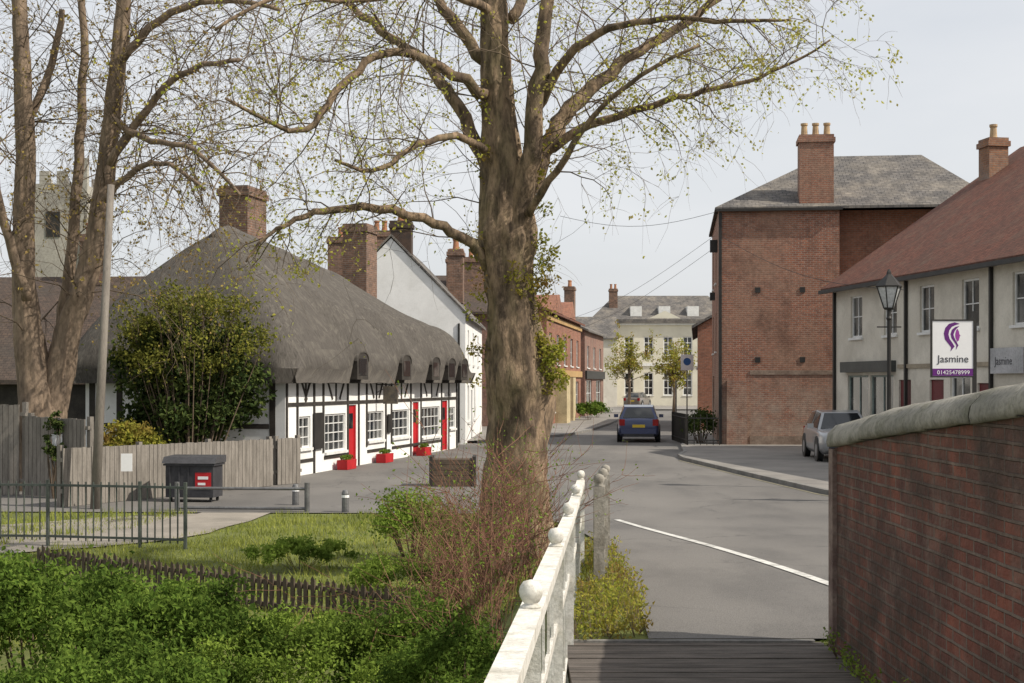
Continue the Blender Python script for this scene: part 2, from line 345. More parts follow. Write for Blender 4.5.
sheet('path',[(-14,19.4),(-8.5,20.0),(-6.2,21.3),(-5.0,23.5),(-4.6,27.3),(-5.9,27.5),(-6.4,24.3),(-7.2,22.5),(-9,21.3),(-14,20.8)],pathm,.02)
def strip(name,pts,w,h,mat,off=.02,step=1.0,hf=G):
    P=[]
    for (a,b_) in zip(pts,pts[1:]):
        a=Vector(a);b_=Vector(b_); n=max(1,int((b_-a).length/step))
        for i in range(n): P.append(a.lerp(b_,i/n))
    P.append(Vector(pts[-1])); mb=MB(); L=[];Rr=[]
    for i,p in enumerate(P):
        d=(P[min(i+1,len(P)-1)]-P[max(0,i-1)]).normalized(); n=Vector((-d.y,d.x))
        z=hf(p.x,p.y)+off; l=p+n*w/2; r=p-n*w/2; L.append((l.x,l.y,z));Rr.append((r.x,r.y,z))
    for i in range(len(P)-1):
        up=lambda q:(q[0],q[1],q[2]+h)
        mb.poly([up(Rr[i]),up(Rr[i+1]),up(L[i+1]),up(L[i])])
        if h>0:
            mb.poly([L[i],up(L[i]),up(L[i+1]),L[i+1]]); mb.poly([Rr[i+1],up(Rr[i+1]),up(Rr[i]),Rr[i]])
    return setp(mb.build(name,mat),kind='structure')
GR=lambda x,y:.7*(1-sm(9.5,30,y))
strip('kerb',[tuple(p) for p in RIGHT],.14,.13,kerbm,0.0,hf=GR)
strip('kerb_left',[tuple(p) for p in LEFT],.14,.135,kerbm,0.0)
strip('road_marking',[(3.15,10.2),(2.885,12.9),(2.42,18),(1.80,24.4)],.11,0,paint_line,.03,.5,hf=GR)
strip('road_marking_yellow',[(9.6,20),(6.8,31.7),(6.1,38),(5.33,45.5)],.08,0,M('faded_yellow_paint',(.3,.27,.17),(.17,.16,.13),.9,5,50,0),.03,.5,hf=GR)
# ---------------------------------------------------------------- footbridge deck
mb=MB()
y=3.0
while y<9.84:
    mb.box(W0,.36,2.16,-(y+.135),-y,.60,.70+R.uniform(-.004,.004)); y+=.15
d_=mb.build('footbridge_deck',deckm,loc=(1.3,6.5,.6)); setp(d_,'dark ridged timber footbridge deck between white railing and brick wall','footbridge')
MB().box(W0,.46,.56,-9.84,-3,.25,.59).build('beam',timber,d_); MB().box(W0,2.0,2.1,-9.84,-3,.25,.59).build('beam',timber,d_)
MB().box(W0,.36,2.1,-9.9,-9.85,.6,.716).build('edge_strip',kerbm,d_)
# ---------------------------------------------------------------- brick parapet
rt=root('parapet_wall','weathered red brick bridge parapet with pale rounded stone coping at right','wall',(2.4,6,.6))
def ztop(y):
    return 2.06+.30*((9.6-y)/3.6)**.9 if y<9.6 else 2.06
mb=MB(); Y=[9.6-.3*i for i in range(0,29)]
for a,b_ in zip(Y,Y[1:]):
    za,zb=ztop(a),ztop(b_)
    mb.poly([(2.18,a,.3),(2.18,a,za),(2.18,b_,zb),(2.18,b_,.3)]); mb.poly([(2.6,b_,.3),(2.6,b_,zb),(2.6,a,za),(2.6,a,.3)])
mb.poly([(2.18,9.6,.3),(2.6,9.6,.3),(2.6,9.6,2.06),(2.18,9.6,2.06)])
mb.build('brickwork',wallbrick,rt)
mb=MB(); prof=[(-.245,-.0),(-.255,.035),(-.245,.085),(-.19,.14),(-.1,.17),(0,.18),(.1,.17),(.19,.14),(.245,.085),(.255,.035),(.245,0)]
y=9.68
while y>1.5:
    L=R.choice([.6,.75,.9]); ring=[]; jx=R.uniform(-.006,.006); jz=R.uniform(-.003,.005)
    for (yy,s) in ((y,.95),(y-.014,1),(y-L*.33,1),(y-L*.66,1),(y-L+.022,1),(y-L+.01,.95)):
        ring.append([(2.39+jx+a*s,yy,ztop(yy)+.006+jz+bz*s+.012*noise.noise(Vector((a*5,yy*4,bz*5)))) for a,bz in prof])
    i0=len(mb.v)
    for r_ in ring: mb.v+=r_
    n=len(prof)
    for q in range(5):
        for j in range(n-1): a=i0+q*n+j; mb.f.append((a,a+1,a+n+1,a+n))
        mb.f.append((i0+q*n+n-1,i0+q*n,i0+(q+1)*n,i0+(q+1)*n+n-1))
    mb.f.append(tuple(i0+j for j in range(n))); mb.f.append(tuple(i0+5*n+j for j in reversed(range(n))))
    y-=L
mb.build('coping',stone,rt,smooth=True)
MB().box(W0,2.15,2.64,-9.66,-9.54,.3,2.055).build('end_pier',M('mortared_edge',(.3,.23,.19),(.15,.1,.085),.9,6,30,.6),rt)
# ---------------------------------------------------------------- white railing
rt=root('bridge_railing','cream white painted footbridge railing with round ball finials','railing',(.2,7,.6))
RY=[2.45+2.45*i for i in range(6)]
def rtop(y): 
    return float(np.interp(y,[2.4,4.9,7.35,9.8,12.25,14.7],[1.80,1.725,1.655,1.58,1.53,1.5]))
def rgz(y): return rtop(y)-1.05
for y in RY:
    x=rx(y); q=MB().box(W0,x-.035,x+.035,-y-.035,-y+.035,rgz(y)-.25,rtop(y)-.052).build('post',railp,rt)
    MB().lathe((x,y,rtop(y)+.001),[(.034,0),(.034,.008),(.022,.014),(.03,.022),(.038,.038),(.042,.056),(.038,.074),(.027,.09),(.003,.097)],18).build('ball_finial',railp,q,smooth=True)
for nm,dz,w,h in (('top_rail',-.025,.08,.05),('middle_rail',-.42,.018,.05),('bottom_rail',-.93,.02,.07)):
    mb=MB()
    for a,b_ in zip(RY,RY[1:]):
        mb.bar((rx(a),a,rtop(a)+dz),(rx(b_),b_,rtop(b_)+dz),w,h)
    mb.build(nm,railp,rt)
for a in RY[:-1]:
    for k in range(1,5):
        y=a+2.45*k/5
        MB().box(W0,rx(y)-.006,rx(y)+.006,-y-.02,-y+.02,rtop(y)-1.0,rtop(y)-.053).build('baluster',railp,rt)
rt=root('end_railing','short lichened grey railing section beyond the white railing end','railing',(.85,13.5,.5))
P2=[(.74,12.1),(.87,13.6),(1.0,15.2)]
for (x,y) in P2:
    z0=G(x,y); q=MB().box(W0,x-.045,x+.045,-y-.045,-y+.045,z0-.1,z0+.95).build('post',greyrail,rt)
    MB().lathe((x,y,z0+.95),[(.045,0),(.03,.015),(.042,.035),(.05,.065),(.04,.095),(.004,.11)],14).build('ball_finial',greyrail,q,smooth=True)
for dz in (.25,.55,.86):
    mb=MB()
    for a,b_ in zip(P2,P2[1:]): mb.bar((*a,G(*a)+dz),(*b_,G(*b_)+dz),.04,.08)
    mb.build('rail',greyrail,rt)
# ---------------------------------------------------------------- vegetation generators
def rv(r=R): 
    while True:
        v=Vector((r.uniform(-1,1),r.uniform(-1,1),r.uniform(-1,1)))
        if .05<v.length<1: return v.normalized()
def leafmesh(name,C,size,mat,parent,seed=1,aspect=.6,var=.5,updn=0):
    rg=np.random.RandomState(seed); C=np.asarray(C,dtype=float); n=len(C)
    a=rg.normal(size=(n,3)); a[:,2]+=updn; a/=np.linalg.norm(a,axis=1)[:,None]+1e-9
    t=rg.normal(size=(n,3)); b_=np.cross(a,t); b_/=np.linalg.norm(b_,axis=1)[:,None]+1e-9
    s=(size*(1-var/2+var*rg.rand(n)))[:,None]
    m=np.cross(a,b_)*s*.12
    V=np.stack([C-a*s*.5,C+b_*s*aspect*.5+m,C+a*s*.5,C-b_*s*aspect*.5+m],1).reshape(-1,3)
    idx=np.arange(n*4).reshape(-1,4).tolist()
    return rawmesh(name,V,idx,mat,parent)
def catmull(P,n=4):
    out=[]
    for i in range(len(P)-1):
        p0=P[max(i-1,0)];p1=P[i];p2=P[i+1];p3=P[min(i+2,len(P)-1)]
        for k in range(n):
            t=k/n; out.append(.5*((2*p1)+(p2-p0)*t+(2*p0-5*p1+4*p2-p3)*t*t+(3*p1-p0-3*p2+p3)*t**3))
    out.append(P[-1]); return out
def grow(mb,lv,p,d,L,r,dep,rg,droop=.0,wander=.35,up=0,kids=4,leafp=.7,sides=3,fade=.6,rmin=.0032):
    n=5 if dep>0 else 4; pts=[p.copy()]; rs=[r]; q=p.copy(); dd=d.copy()
    for i in range(n):
        dd=(dd+rv(rg)*wander+Vector((0,0,up-droop*(i+1)/n))).normalized(); q=q+dd*(L/n); pts.append(q.copy()); rs.append(r*(1-fade*(i+1)/n))
    mb.tube(pts,rs,sides,cap=False)
    if dep>0:
        for k in range(kids):
            i=rg.randint(1,n); base=pts[i]; t=(pts[i]-pts[i-1]).normalized()
            side=rv(rg); side=(side-t*side.dot(t)).normalized()
            nd=(t*.75+side*rg.uniform(.5,1.0)).normalized()
            grow(mb,lv,base,nd,L*rg.uniform(.4,.7),max(rmin,rs[i]*.55),dep-1,rg,droop,wander,up,kids,leafp,rmin=rmin)
    else:
        for q in pts[1:]:
            if rg.random()<leafp:
                for _ in range(rg.randint(1,3)): lv.append(tuple(q+rv(rg)*.05))
def tree(name,label,limbs,Y0,barkm,leafm,leafsize,rg,childspec,droop=.15,loc=None,trunk_n=1,ks=1.0,kb=1.0,rtw=.02,rmin=.0032,num_k=1.0):
    rt=root(name,label,'tree',loc)
    tw=MB(); lv=[]; tr=MB(); br=MB()
    for li,(pts,spec) in enumerate(limbs):
        big=li<trunk_n; kk=ks if big else kb
        P=[at(a,b_,Y0+dy) for a,b_,rr,dy in pts]; Rr=[rr*kk*(Y0+dy)/F for a,b_,rr,dy in pts]
        C=catmull(P,8 if big else 4); RC=list(np.interp(np.linspace(0,len(P)-1,len(C)),range(len(P)),Rr))
        if not big:
            for k in range(1,len(C)-1): C[k]=C[k]+rv(rg)*min(.04,RC[k]*.6)
        (tr if big else br).tube(C,RC,44 if big else 10,cap=True,wob=.26 if big else .08)
        num,Lmin,Lmax,i0=spec
        for k in range(int(num*num_k)):
            f=rg.uniform(i0,1); i=min(len(C)-2,int(f*(len(C)-1))); t=(C[i+1]-C[i]).normalized()
            side=rv(rg); side=(side-t*side.dot(t)).normalized(); nd=(t*.6+side*.9+Vector((0,0,.15))).normalized()
            grow(tw,lv,C[i],nd,rg.uniform(Lmin,Lmax),max(.006,min(rtw,RC[i]*.4)),2,rg,droop,childspec[0],0,childspec[1],childspec[2],rmin=rmin)
    tr.build('trunk',barkm,rt,smooth=True,uv=False)
    br.build('branches',barkm,rt,smooth=True,uv=False)
    tw.build('twigs',twigm,rt,smooth=True,uv=False)
    if lv: leafmesh('crown',lv,leafsize,leafm,rt,3,.7)
    return rt,lv
rg=random.Random(11)
limbs=[
 ([(522,600,60,0),(519,560,50,0),(517,510,43,0),(517,460,40,0),(520,420,38,0),(521,385,39,0),(516,345,34,0),(511,300,31,0),(507,265,33,0),(505,240,37,0),(503,190,30,0),(498,120,22,0),(496,60,19,0),(494,0,16,0),(489,-80,13,0),(480,-200,9,0)],(22,1.0,2.2,.42)),
 ([(512,240,18,-.1),(524,195,16,-.2),(533,140,13,-.3),(540,70,11,-.3),(545,0,9,-.3),(552,-90,7,-.3),(560,-190,4,-.2)],(16,.9,2.0,.3)),
 ([(520,215,14,.1),(540,165,13,.2),(560,122,12,.3),(585,95,10,.5),(620,65,8,.7),(662,35,6.5,.9),(705,8,5,1.0),(760,-40,3,1.2)],(24,.8,1.8,.25)),
 ([(545,150,7,.2),(590,125,6,0),(640,108,5,-.2),(690,95,3.8,-.4),(745,82,2.8,-.6),(795,62,2,-.7),(830,40,1.2,-.8)],(22,.5,1.2,.25)),
 ([(535,110,8,0),(565,60,6.5,-.5),(610,30,5,-.9),(665,18,4,-1.2),(730,22,3,-1.5),(790,20,1.4,-1.8)],(22,.6,1.3,.25)),
 ([(528,215,6,-.3),(556,170,5,-.7),(590,120,4,-1),(640,75,3,-1.4),(700,45,2,-1.6)],(12,.5,1.2,.25)),
 ([(492,268,9,-.1),(470,243,7.5,-.3),(432,222,6.5,-.6),(392,211,6,-.9),(350,207,5.4,-1.2),(315,212,4.4,-1.4),(290,223,3.4,-1.6),(264,238,2.2,-1.8),(246,262,1.3,-1.9)],(20,.5,1.2,.2)),
 ([(490,180,11,.1),(468,128,9.5,.3),(446,90,8,.5),(424,62,7,.7),(396,40,6,.9),(362,15,5,1.1),(320,-20,3,1.2)],(26,.9,2.0,.25)),
 ([(486,95,8,-.2),(442,66,7,-.6),(402,52,6,-.9),(366,64,5.5,-1.1),(336,94,5,-1.3),(306,130,4.2,-1.5),(268,122,3,-1.7),(225,98,2,-1.9)],(28,.7,1.6,.2)),
 ([(484,60,9,.3),(452,20,8,.6),(420,-20,6,.9),(380,-60,4,1.2)],(20,1.2,2.4,.2)),
 ([(484,150,6,-.4),(448,135,5,-.9),(410,150,4,-1.3),(372,172,3,-1.7),(335,160,2,-2)],(14,.6,1.4,.2)),
 ([(510,20,8,.3),(540,-30,6,.8),(600,-60,4.5,1.2),(680,-50,3,1.5),(760,-20,2,1.7)],(22,.9,1.8,.2)),
 ([(488,10,7,-.5),(430,-10,5,-1.2),(350,0,4,-1.8),(280,-5,3,-2.2),(215,30,2,-2.6)],(26,.8,1.9,.2)),
]
mt,lv=tree('lime_tree','large lime tree with thick burred trunk beside the white railing',limbs,18,bark,leaf_bud,.044,rg,(.33,4,.28),droop=.18,loc=(.08,18,.1),trunk_n=1,ks=.8,kb=.74,rtw=.011,rmin=.0024)
more=[p for p in lv if p[0]>1.2 and R.random()<.45]; more=[tuple(Vector(p)+rv()*.09) for p in more]
leafmesh('new_leaves',more,.045,leaf_bud,mt,6,.7)
# burr swelling out of the right side of the trunk
bmb=MB()
for (px,py,r_) in ((541,372,.19),(545,352,.16),(538,392,.17)):
    c0=at(px,py,17.93); i0=len(bmb.v); nn_=14
    for a in range(9):
        for b2 in range(nn_):
            th_=math.pi*a/8; ph=2*math.pi*b2/nn_; d=Vector((math.sin(th_)*math.cos(ph),math.sin(th_)*math.sin(ph),math.cos(th_)*1.2)); rr=r_*(1+.35*noise.noise(d*2.2+Vector((px,0,0)))); bmb.v.append(tuple(c0+d*rr))
    for a in range(8):
        for b2 in range(nn_): p_=i0+a*nn_+b2; q_=i0+a*nn_+(b2+1)%nn_; bmb.f.append((p_,p_+nn_,q_+nn_,q_))
bmb.build('burr',bark,mt,smooth=True,uv=False)
sl=[]
for k in range(110):
    py=R.choice([R.uniform(90,260),R.uniform(255,300),R.uniform(290,400)]); side=R.choice([-1,1,1,1]); w=np.interp(py,[150,300,400],[23,26,29]); sh=MB()
    b_=at(512+side*w*R.uniform(.75,.98),py,18-R.uniform(.05,.3)); grow(sh,sl,b_,(Vector((side*.9,-.3,R.uniform(0,1)))).normalized(),R.uniform(.1,.32),.005,1 if k%3==0 else 0,R,.05,.3,.05,3,.95)
    if k<60: sh.build('shoot',twigm,mt,smooth=True,uv=False)
for k in range(60):
    b_=at(550+R.uniform(-12,14),R.uniform(335,395),17.72+R.uniform(-.1,.15))
    for _ in range(16): sl.append(tuple(b_+rv()*R.uniform(.02,.1)))
for k in range(26):
    b_=at(520+R.uniform(-14,26),R.uniform(255,296),17.6+R.uniform(-.05,.1))
    for _ in range(9): sl.append(tuple(b_+rv()*R.uniform(.02,.09)))
leafmesh('trunk_leaves',sl,.048,leaf_yel,mt,5,.7)
limbs=[
 ([(42,520,30,0),(40,440,25,0),(36,390,21,0),(28,330,15,0),(23,260,12,0),(25,160,11,0),(22,60,10,0),(18,-40,8,0),(12,-160,5,0)],(26,1.6,3.8,.35)),
 ([(46,460,20,.1),(56,390,17,.2),(70,325,14,.2),(90,265,13,.2),(101,210,12,.2),(108,150,11,.2),(117,80,10,.1),(124,0,8.5,0),(132,-100,6,0)],(40,1.6,3.8,.3)),
 ([(60,360,8,.6),(66,290,8,.8),(74,220,7,1),(80,140,6.5,1.2),(84,60,5.5,1.3),(82,-40,4,1.4)],(24,1.4,3.2,.3)),
 ([(27,300,7,-.5),(10,240,6,-.9),(-6,170,5,-1.2),(-12,80,4,-1.5)],(12,1.2,2.8,.2)),
 ([(110,165,6,-.2),(145,110,5,-.6),(190,70,4,-1),(240,60,2.6,-1.3)],(24,1.2,3.0,.15)),
 ([(122,60,6,-.1),(160,20,5,-.4),(215,0,4,-.8),(280,10,2.5,-1.2)],(24,1.2,3.0,.15)),
 ([(104,200,5,-.3),(135,170,4,-.8),(170,165,3,-1.2),(205,190,2,-1.6)],(20,1.2,2.8,.1)),
 ([(112,120,5,-.3),(150,140,4,-.8),(195,150,3,-1.2),(240,195,2,-1.6)],(20,1.2,3.0,.1)),
 ([(24,130,6,.3),(48,80,5,.6),(62,10,4,.8)],(14,1.2,2.8,.15)),
]
lt,lv2=tree('twin_stemmed_tree','twin stemmed bare tree behind the tall board fence at far left',limbs,33,bark2,leaf_brown,.075,rg,(.3,4,.28),droop=.26,loc=(-10.9,33,0),trunk_n=2,ks=.84,kb=.78,rtw=.018,rmin=.004,num_k=1.0)
def shrub(name,label,cat,c,rad,n,leaf,mat,seed=1,clumps=40,stems=20,group=None,cs=.3,base=0,stemm=None,full=False):
    rt=root(name,label,cat,(c[0],c[1],base),group); r=random.Random(seed); pts=[]; st=MB(); C=[]
    for k in range(clumps):
        d=rv(r)
        if not full: d.z=abs(d.z)*1.0-.25
        rr=r.uniform(.6,1.05)
        q=Vector((c[0]+d.x*rad[0]*rr,c[1]+d.y*rad[1]*rr,c[2]+d.z*rad[2]*rr)); C.append(q)
    m=min(rad)*cs
    for k in range(n):
        q=C[int(len(C)*r.random()**1.25)]; s=m*r.uniform(.6,1.4); pts.append((r.gauss(q.x,s*.7),r.gauss(q.y,s*.7),max(base-.05,r.gauss(q.z,s*.55))))
    leafmesh('foliage',pts,leaf,mat,rt,seed,.55,.7)
    for k in range(stems):
        q=C[k%len(C)]; b_=Vector((c[0]+(q.x-c[0])*.25,c[1]+(q.y-c[1])*.25,base)); mid=b_.lerp(q,.5)+rv(r)*.08*rad[2]+Vector((0,0,.1*rad[2]))
        st.tube([b_,mid,q],[.02*rad[2],.014*rad[2],.006*rad[2]],4,cap=False)
    st.build('stems',stemm or twigm,rt,smooth=True,uv=False); return rt
def fs(name,label,px,py,Y,r,n,leaf,mat,seed,**k):
    q=at(px,py,Y); return shrub(name,label,'shrub',q,r,n,leaf,mat,seed,base=G(q.x,q.y),**k)
fs('leafy_shrub','bushy green shrub filling the bottom left corner',40,630,12.0,(1.15,.9,.68),16000,.055,leaf_bush,21,clumps=60,cs=.2)
fs('leafy_shrub','broad green shrub right of the corner shrub in front of low picket fence',175,645,11.4,(1.0,.8,.6),15000,.05,leaf_bush,22,clumps=60,cs=.2)
fs('leafy_shrub','dense dark shrub low in front of the two big corner shrubs',110,700,9.6,(1.1,.5,.4),12000,.042,leaf_bush,31,clumps=50,cs=.26)
fs('leafy_shrub','brighter feathery shrub at bottom centre left below the picket fence',300,664,11.0,(.95,.7,.44),14000,.038,leaf_bush2,23,clumps=60,cs=.22)
fs('leafy_shrub','bright green shrub directly left of the brown twiggy bush',405,652,11.6,(.75,.7,.5),12000,.042,leaf_bush,24,clumps=50,cs=.24)
fs('leafy_shrub','small green shrub growing at the foot of the railing bottom centre',455,672,9.2,(.42,.4,.34),6000,.034,leaf_bush,25,clumps=50,cs=.26)
fs('leafy_shrub','rounded bright shrub on the lawn left of the lime tree trunk',412,520,20,(.5,.5,.5),4500,.055,leaf_bush2,26,clumps=40)
fs('leafy_shrub','low mound of weeds on the lawn middle',300,552,19,(.7,.5,.2),3000,.055,leaf_bush2,27,clumps=40)
fs('leafy_shrub','low green weeds on the lawn behind the right end of the picket fence',395,575,17,(.6,.5,.26),3800,.048,leaf_bush2,28,clumps=40)
fs('evergreen_shrub','tall glossy dark evergreen bush in front of the thatched cottage end',188,385,36.0,(1.75,1.2,1.75),17000,.15,leaf_dark,29,clumps=170,cs=.2,full=True,stems=8)
fs('yellow_shrub','pale yellow green shrub low behind the board fence left of the evergreen',128,442,34.6,(.75,.5,.6),3000,.1,leaf_yel,30)
fs('ivy_clump','ivy growing up the tall board fence',55,440,30.5,(.22,.15,.6),900,.09,leaf_dark,31,full=True)
q=at(190,336,35.4); shrub('climbing_shrub','sprawling olive green climber on top of the evergreen bush','shrub',q,(1.8,1.1,1.25),9000,.095,leaf_top,33,base=0,clumps=120,cs=.24,stems=60,full=True)
rt=root('verge_weeds','yellow green weeds along the foot of the grey railing','weeds',(1,12,.5)); pts=[];st=MB()
for k in range(150):
    y=R.uniform(9.9,17) if k>60 else R.uniform(9.9,12); x=np.interp(y,[10,12.8,18],[.72,.92,1.05])+R.uniform(-.3,.2); z=G(x,y)
    for s_ in range(4):
        t=Vector((x,y,z))+Vector((R.uniform(-.1,.1),R.uniform(-.1,.1),R.uniform(.05,.26))); st.tube([(x,y,z),t],[.003,.0015],3,cap=False)
        for _ in range(9): pts.append(tuple(Vector((x,y,z)).lerp(t,R.random()**.5)+rv()*.04))
leafmesh('foliage',pts,.038,leaf_yel,rt,8,.5); st.build('stems',twigm,rt,uv=False)
rt=root('wall_weeds','small weeds growing at the base of the brick parapet','weeds',(2.15,8.3,.7)); pts=[];st=MB()
for k in range(22):
    y=R.uniform(6.0,9.4); x=2.12; z=.7
    for s_ in range(4):
        t=Vector((x-R.uniform(0,.12),y+R.uniform(-.08,.08),z+R.uniform(.05,.2))); st.tube([(x,y,z),t],[.003,.002],3,cap=False)
        for _ in range(7): pts.append(tuple(t+rv()*.035))
leafmesh('foliage',pts,.028,leaf_bush2,rt,9,.5); st.build('stems',twigm,rt,uv=False)
rt=root('twiggy_bush','reddish brown leafless twiggy bush at the foot of the lime tree','shrub',(-.1,15.5,0)); mb=MB(); lv=[]
for k in range(145):
    x=R.uniform(-.95,.46); y=R.uniform(14.6,16.6); z=G(x,y); 
    grow(mb,lv,Vector((x,y,z)),Vector((R.uniform(-.28,.28),R.uniform(-.2,.2),1)).normalized(),R.uniform(.75,1.3)*(1-.3*abs(x+.1)),.007,2,R,0,.16,.05,3,.25)
mb.build('twigs',twigr,rt,smooth=True,uv=False); leafmesh('buds',lv,.03,leaf_bush2,rt,10)
rt=root('twiggy_bush','sparse brown stems rising in front of the railing foot','shrub',(-.1,11,0)); mb=MB(); lv=[]
for k in range(40):
    x=R.uniform(-.75,-.02); y=R.uniform(10.5,12.6); z=G(x,y)
    grow(mb,lv,Vector((x,y,z)),Vector((R.uniform(-.3,.2),R.uniform(-.2,.2),1)).normalized(),R.uniform(.9,1.5),.005,2,R,0,.16,.03,3,.5)
mb.build('twigs',twigr,rt,smooth=True,uv=False); leafmesh('buds',lv,.03,leaf_bush2,rt,11)
rgn=np.random.RandomState(4); V=[];Fc=[]
cnt=0
while cnt<42000:
    x=rgn.uniform(-13,1.0); y=rgn.uniform(13.5,27.3)
    if x>np.interp(y,[10,18,24,27],[.8,.95,.75,-.6]) or (y>26.9 and x>-5): continue
    if 20.3<y<27.3 and abs(x-np.interp(y,[20.3,21.6,24,27.3],[-10,-7,-5.7,-5.2]))<.8: continue
    if x<-7 and 19.4<y<21.4: continue
    if noise.noise(Vector((x*.8,y*.8,3)))<-.3 and rgn.rand()<.6: continue
    z=G(x,y); h=rgn.uniform(.03,.09)*(2.0 if noise.noise(Vector((x*1.3,y*1.3,9)))>.2 else 1); a=rgn.uniform(0,6.28); w=.009; i=len(V)
    dx,dy=math.cos(a)*w,math.sin(a)*w
    V+=[(x-dx,y-dy,z),(x+dx,y+dy,z),(x+rgn.normal()*.03,y+rgn.normal()*.03,z+h)]; Fc.append((i,i+1,i+2)); cnt+=1
g=rawmesh('grass',V,Fc,leaf_grass); setp(g,'rough green lawn grass between the fences and the forecourt','grass',kind='stuff')
def smalltree(label,px,Y,h,r,seed,mat):
    x=(px-512)/F*Y; rt=root('street_tree',label,'tree',(x,Y,.1),None); rr=random.Random(seed); tw=MB(); lv=[]
    MB().tube([(x,Y,.1),(x+.05,Y,h*.3),(x,Y,h*.55)],[.16,.12,.09],8).build('trunk',bark2,rt,smooth=True,uv=False)
    for k in range(22):
        grow(tw,lv,Vector((x,Y,h*rr.uniform(.3,.6))),(rv(rr)+Vector((0,0,1.0))).normalized(),r*rr.uniform(.8,1.4),.045,2,rr,0,.3,.1,3,.8)
    tw.build('branches',twigm,rt,smooth=True,uv=False)
    leafmesh('crown',[tuple(Vector(q)+rv(rr)*.2) for q in lv for _ in range(2)],.2,mat,rt,seed)
smalltree('yellow green young tree before the cream far building, left of the pair',629,128,7.0,1.8,41,leaf_yel)
smalltree('yellow green young tree before the cream far building, right of the pair',674,112,5.4,1.6,42,leaf_yel)
# ---------------------------------------------------------------- thatched cottage
CL=17.6
C=Fr((-5.9,37.0),(.216,.976)); rt=root('thatched_cottage','white half timbered cottage with grey thatched roof and red doors','house',(-5.9,37,0))
wins=[(1.0,1.85,.75,1.6,2,3),(3.0,4.75,.55,1.62,4,4),(6.8,8.4,.72,1.62,4,3),(9.3,11.2,.72,1.62,4,3),(12.8,15.1,.6,1.66,5,3),(16.5,17.3,.8,1.6,2,3)]
doors=[(4.98,5.72,.03,1.85),(11.7,12.4,.03,1.85),(15.5,16.2,.03,1.85)]
DEP=5.7
ops=[w[:4] for w in wins]+doors
mb=MB(); wall(mb,C,0,CL,0,2.75,ops,depth=.12)
P=C.p
mb.poly([P(0,-DEP,0),P(0,0,0),P(0,0,2.75),P(0,-DEP,2.75)]); mb.poly([P(CL,0,0),P(CL,-DEP,0),P(CL,-DEP,2.75),P(CL,0,2.75)]); mb.poly([P(CL,-DEP,0),P(0,-DEP,0),P(0,-DEP,2.75),P(CL,-DEP,2.75)])
mb.build('wall',white,rt)
for w in wins: window(C,w[:4],rt,w[4],w[5],whitep,depth=.1,bar=.025,fw=.05)
for d in doors:
    q=MB().box(C,d[0]+.01,d[1]-.01,-.11,-.05,d[2],d[3]-.01).box(C,d[0]+.01,d[0]+.08,-.05,-.02,d[2],d[3]-.01).box(C,d[1]-.08,d[1]-.01,-.05,-.02,d[2],d[3]-.01).build('door',redp,rt)
    MB().box(C,d[0]+.18,d[1]-.18,-.049,-.04,1.15,1.6).build('pane',glassy,q)
mb=MB()
for u in (.02,.78,2.05,2.78,4.86,5.86,6.62,8.55,9.15,11.35,12.58,15.28,16.3,17.44):
    mb.box(C,u-.0,u+.12,.003,.028,.0 if u not in(.78,2.78,6.62,9.15) else .55,2.74)
segs=[(.16,.78),(.92,2.05),(2.19,2.78),(2.92,4.86),(5.0,5.86),(6.0,6.62),(6.76,8.55),(8.69,9.15),(9.29,11.35),(11.49,12.58),(12.72,15.28),(15.42,16.3),(16.44,17.44)]
for a,b_ in segs:
    mb.box(C,a-.018,b_-.002,.003,.024,1.88,1.98)
    if b_-a>1: mb.box(C,a-.018,b_-.002,.003,.024,.36,.45)
for a,b_ in ((.95,2.0),(3,4.8),(6.8,8.5),(9.35,11.3),(12.8,15.2)):
    mb.bar(P(a+.1,.016,2.66),P(a+.6,.016,2.04),.08,.02,up=(C.N.x,C.N.y,0)); mb.bar(P(b_-.1,.016,2.66),P(b_-.6,.016,2.04),.08,.02,up=(C.N.x,C.N.y,0))
    mb.box(C,(a+b_)/2-.05,(a+b_)/2+.05,.003,.022,1.985,2.74)
for v_ in (-.35,-1.9,-3.4,-4.7,-5.5): mb.box(C,-.028,-.003,v_-.08,v_+.08,0,2.74)
mb.box(C,-.024,-.003,-5.4,-.45,1.3,1.43)
mb.build('timber_frame',timber,rt)
MB().box(C,2.0,2.72,.03,.07,.68,1.68).build('notice_board',black,rt)
MB().box(C,8.72,9.08,.03,.06,.9,1.5).build('menu_board',black,rt)
U0,U1,V0,V1=-.7,CL+.55,.6,-DEP-.6
cc=(V0+V1)/2; half=(V0-V1)/2
def smin(a,b_,k): h=max(0,min(1,.5+.5*(b_-a)/k)); return b_*(1-h)+a*h-k*h*(1-h)
dorm=[4.4,8.8,12.3,14.4,16.2]
def hz(u,v):
    dv=max(0,(half-abs(v-cc))/half); du=max(0,min((u-U0)/3.0,(U1-u)/4.8))
    d=max(0,smin(dv,du,.3)); d=d**.74 if d>0 else 0
    d=1-(1-d)**1.12 if d<1 else 1
    H=np.interp(u,[0,2.5,9,14,18],[7.0,6.95,6.45,6.05,5.8])
    z=2.88+(H-2.88)*d
    for q in dorm:
        t=(v-(V0-.45))/.95
        z+=.6*math.exp(-((u-q)/.9)**4)*math.exp(-t*t)
    return z+.03*noise.noise(Vector((u*.9,v*.9,1)))
nu,nv=190,70; v=[];f=[]
us=[U0+(U1-U0)*i/nu for i in range(nu+1)]
vs=[V0+(V1-V0)*(j/nv) for j in range(nv+1)]
for u in us:
    for w in vs: v.append(P(u,w,hz(u,w)))
n1=nv+1
for i in range(nu):
    for j in range(nv): a=i*n1+j; f.append((a,a+1,a+n1+1,a+n1)[::-1])
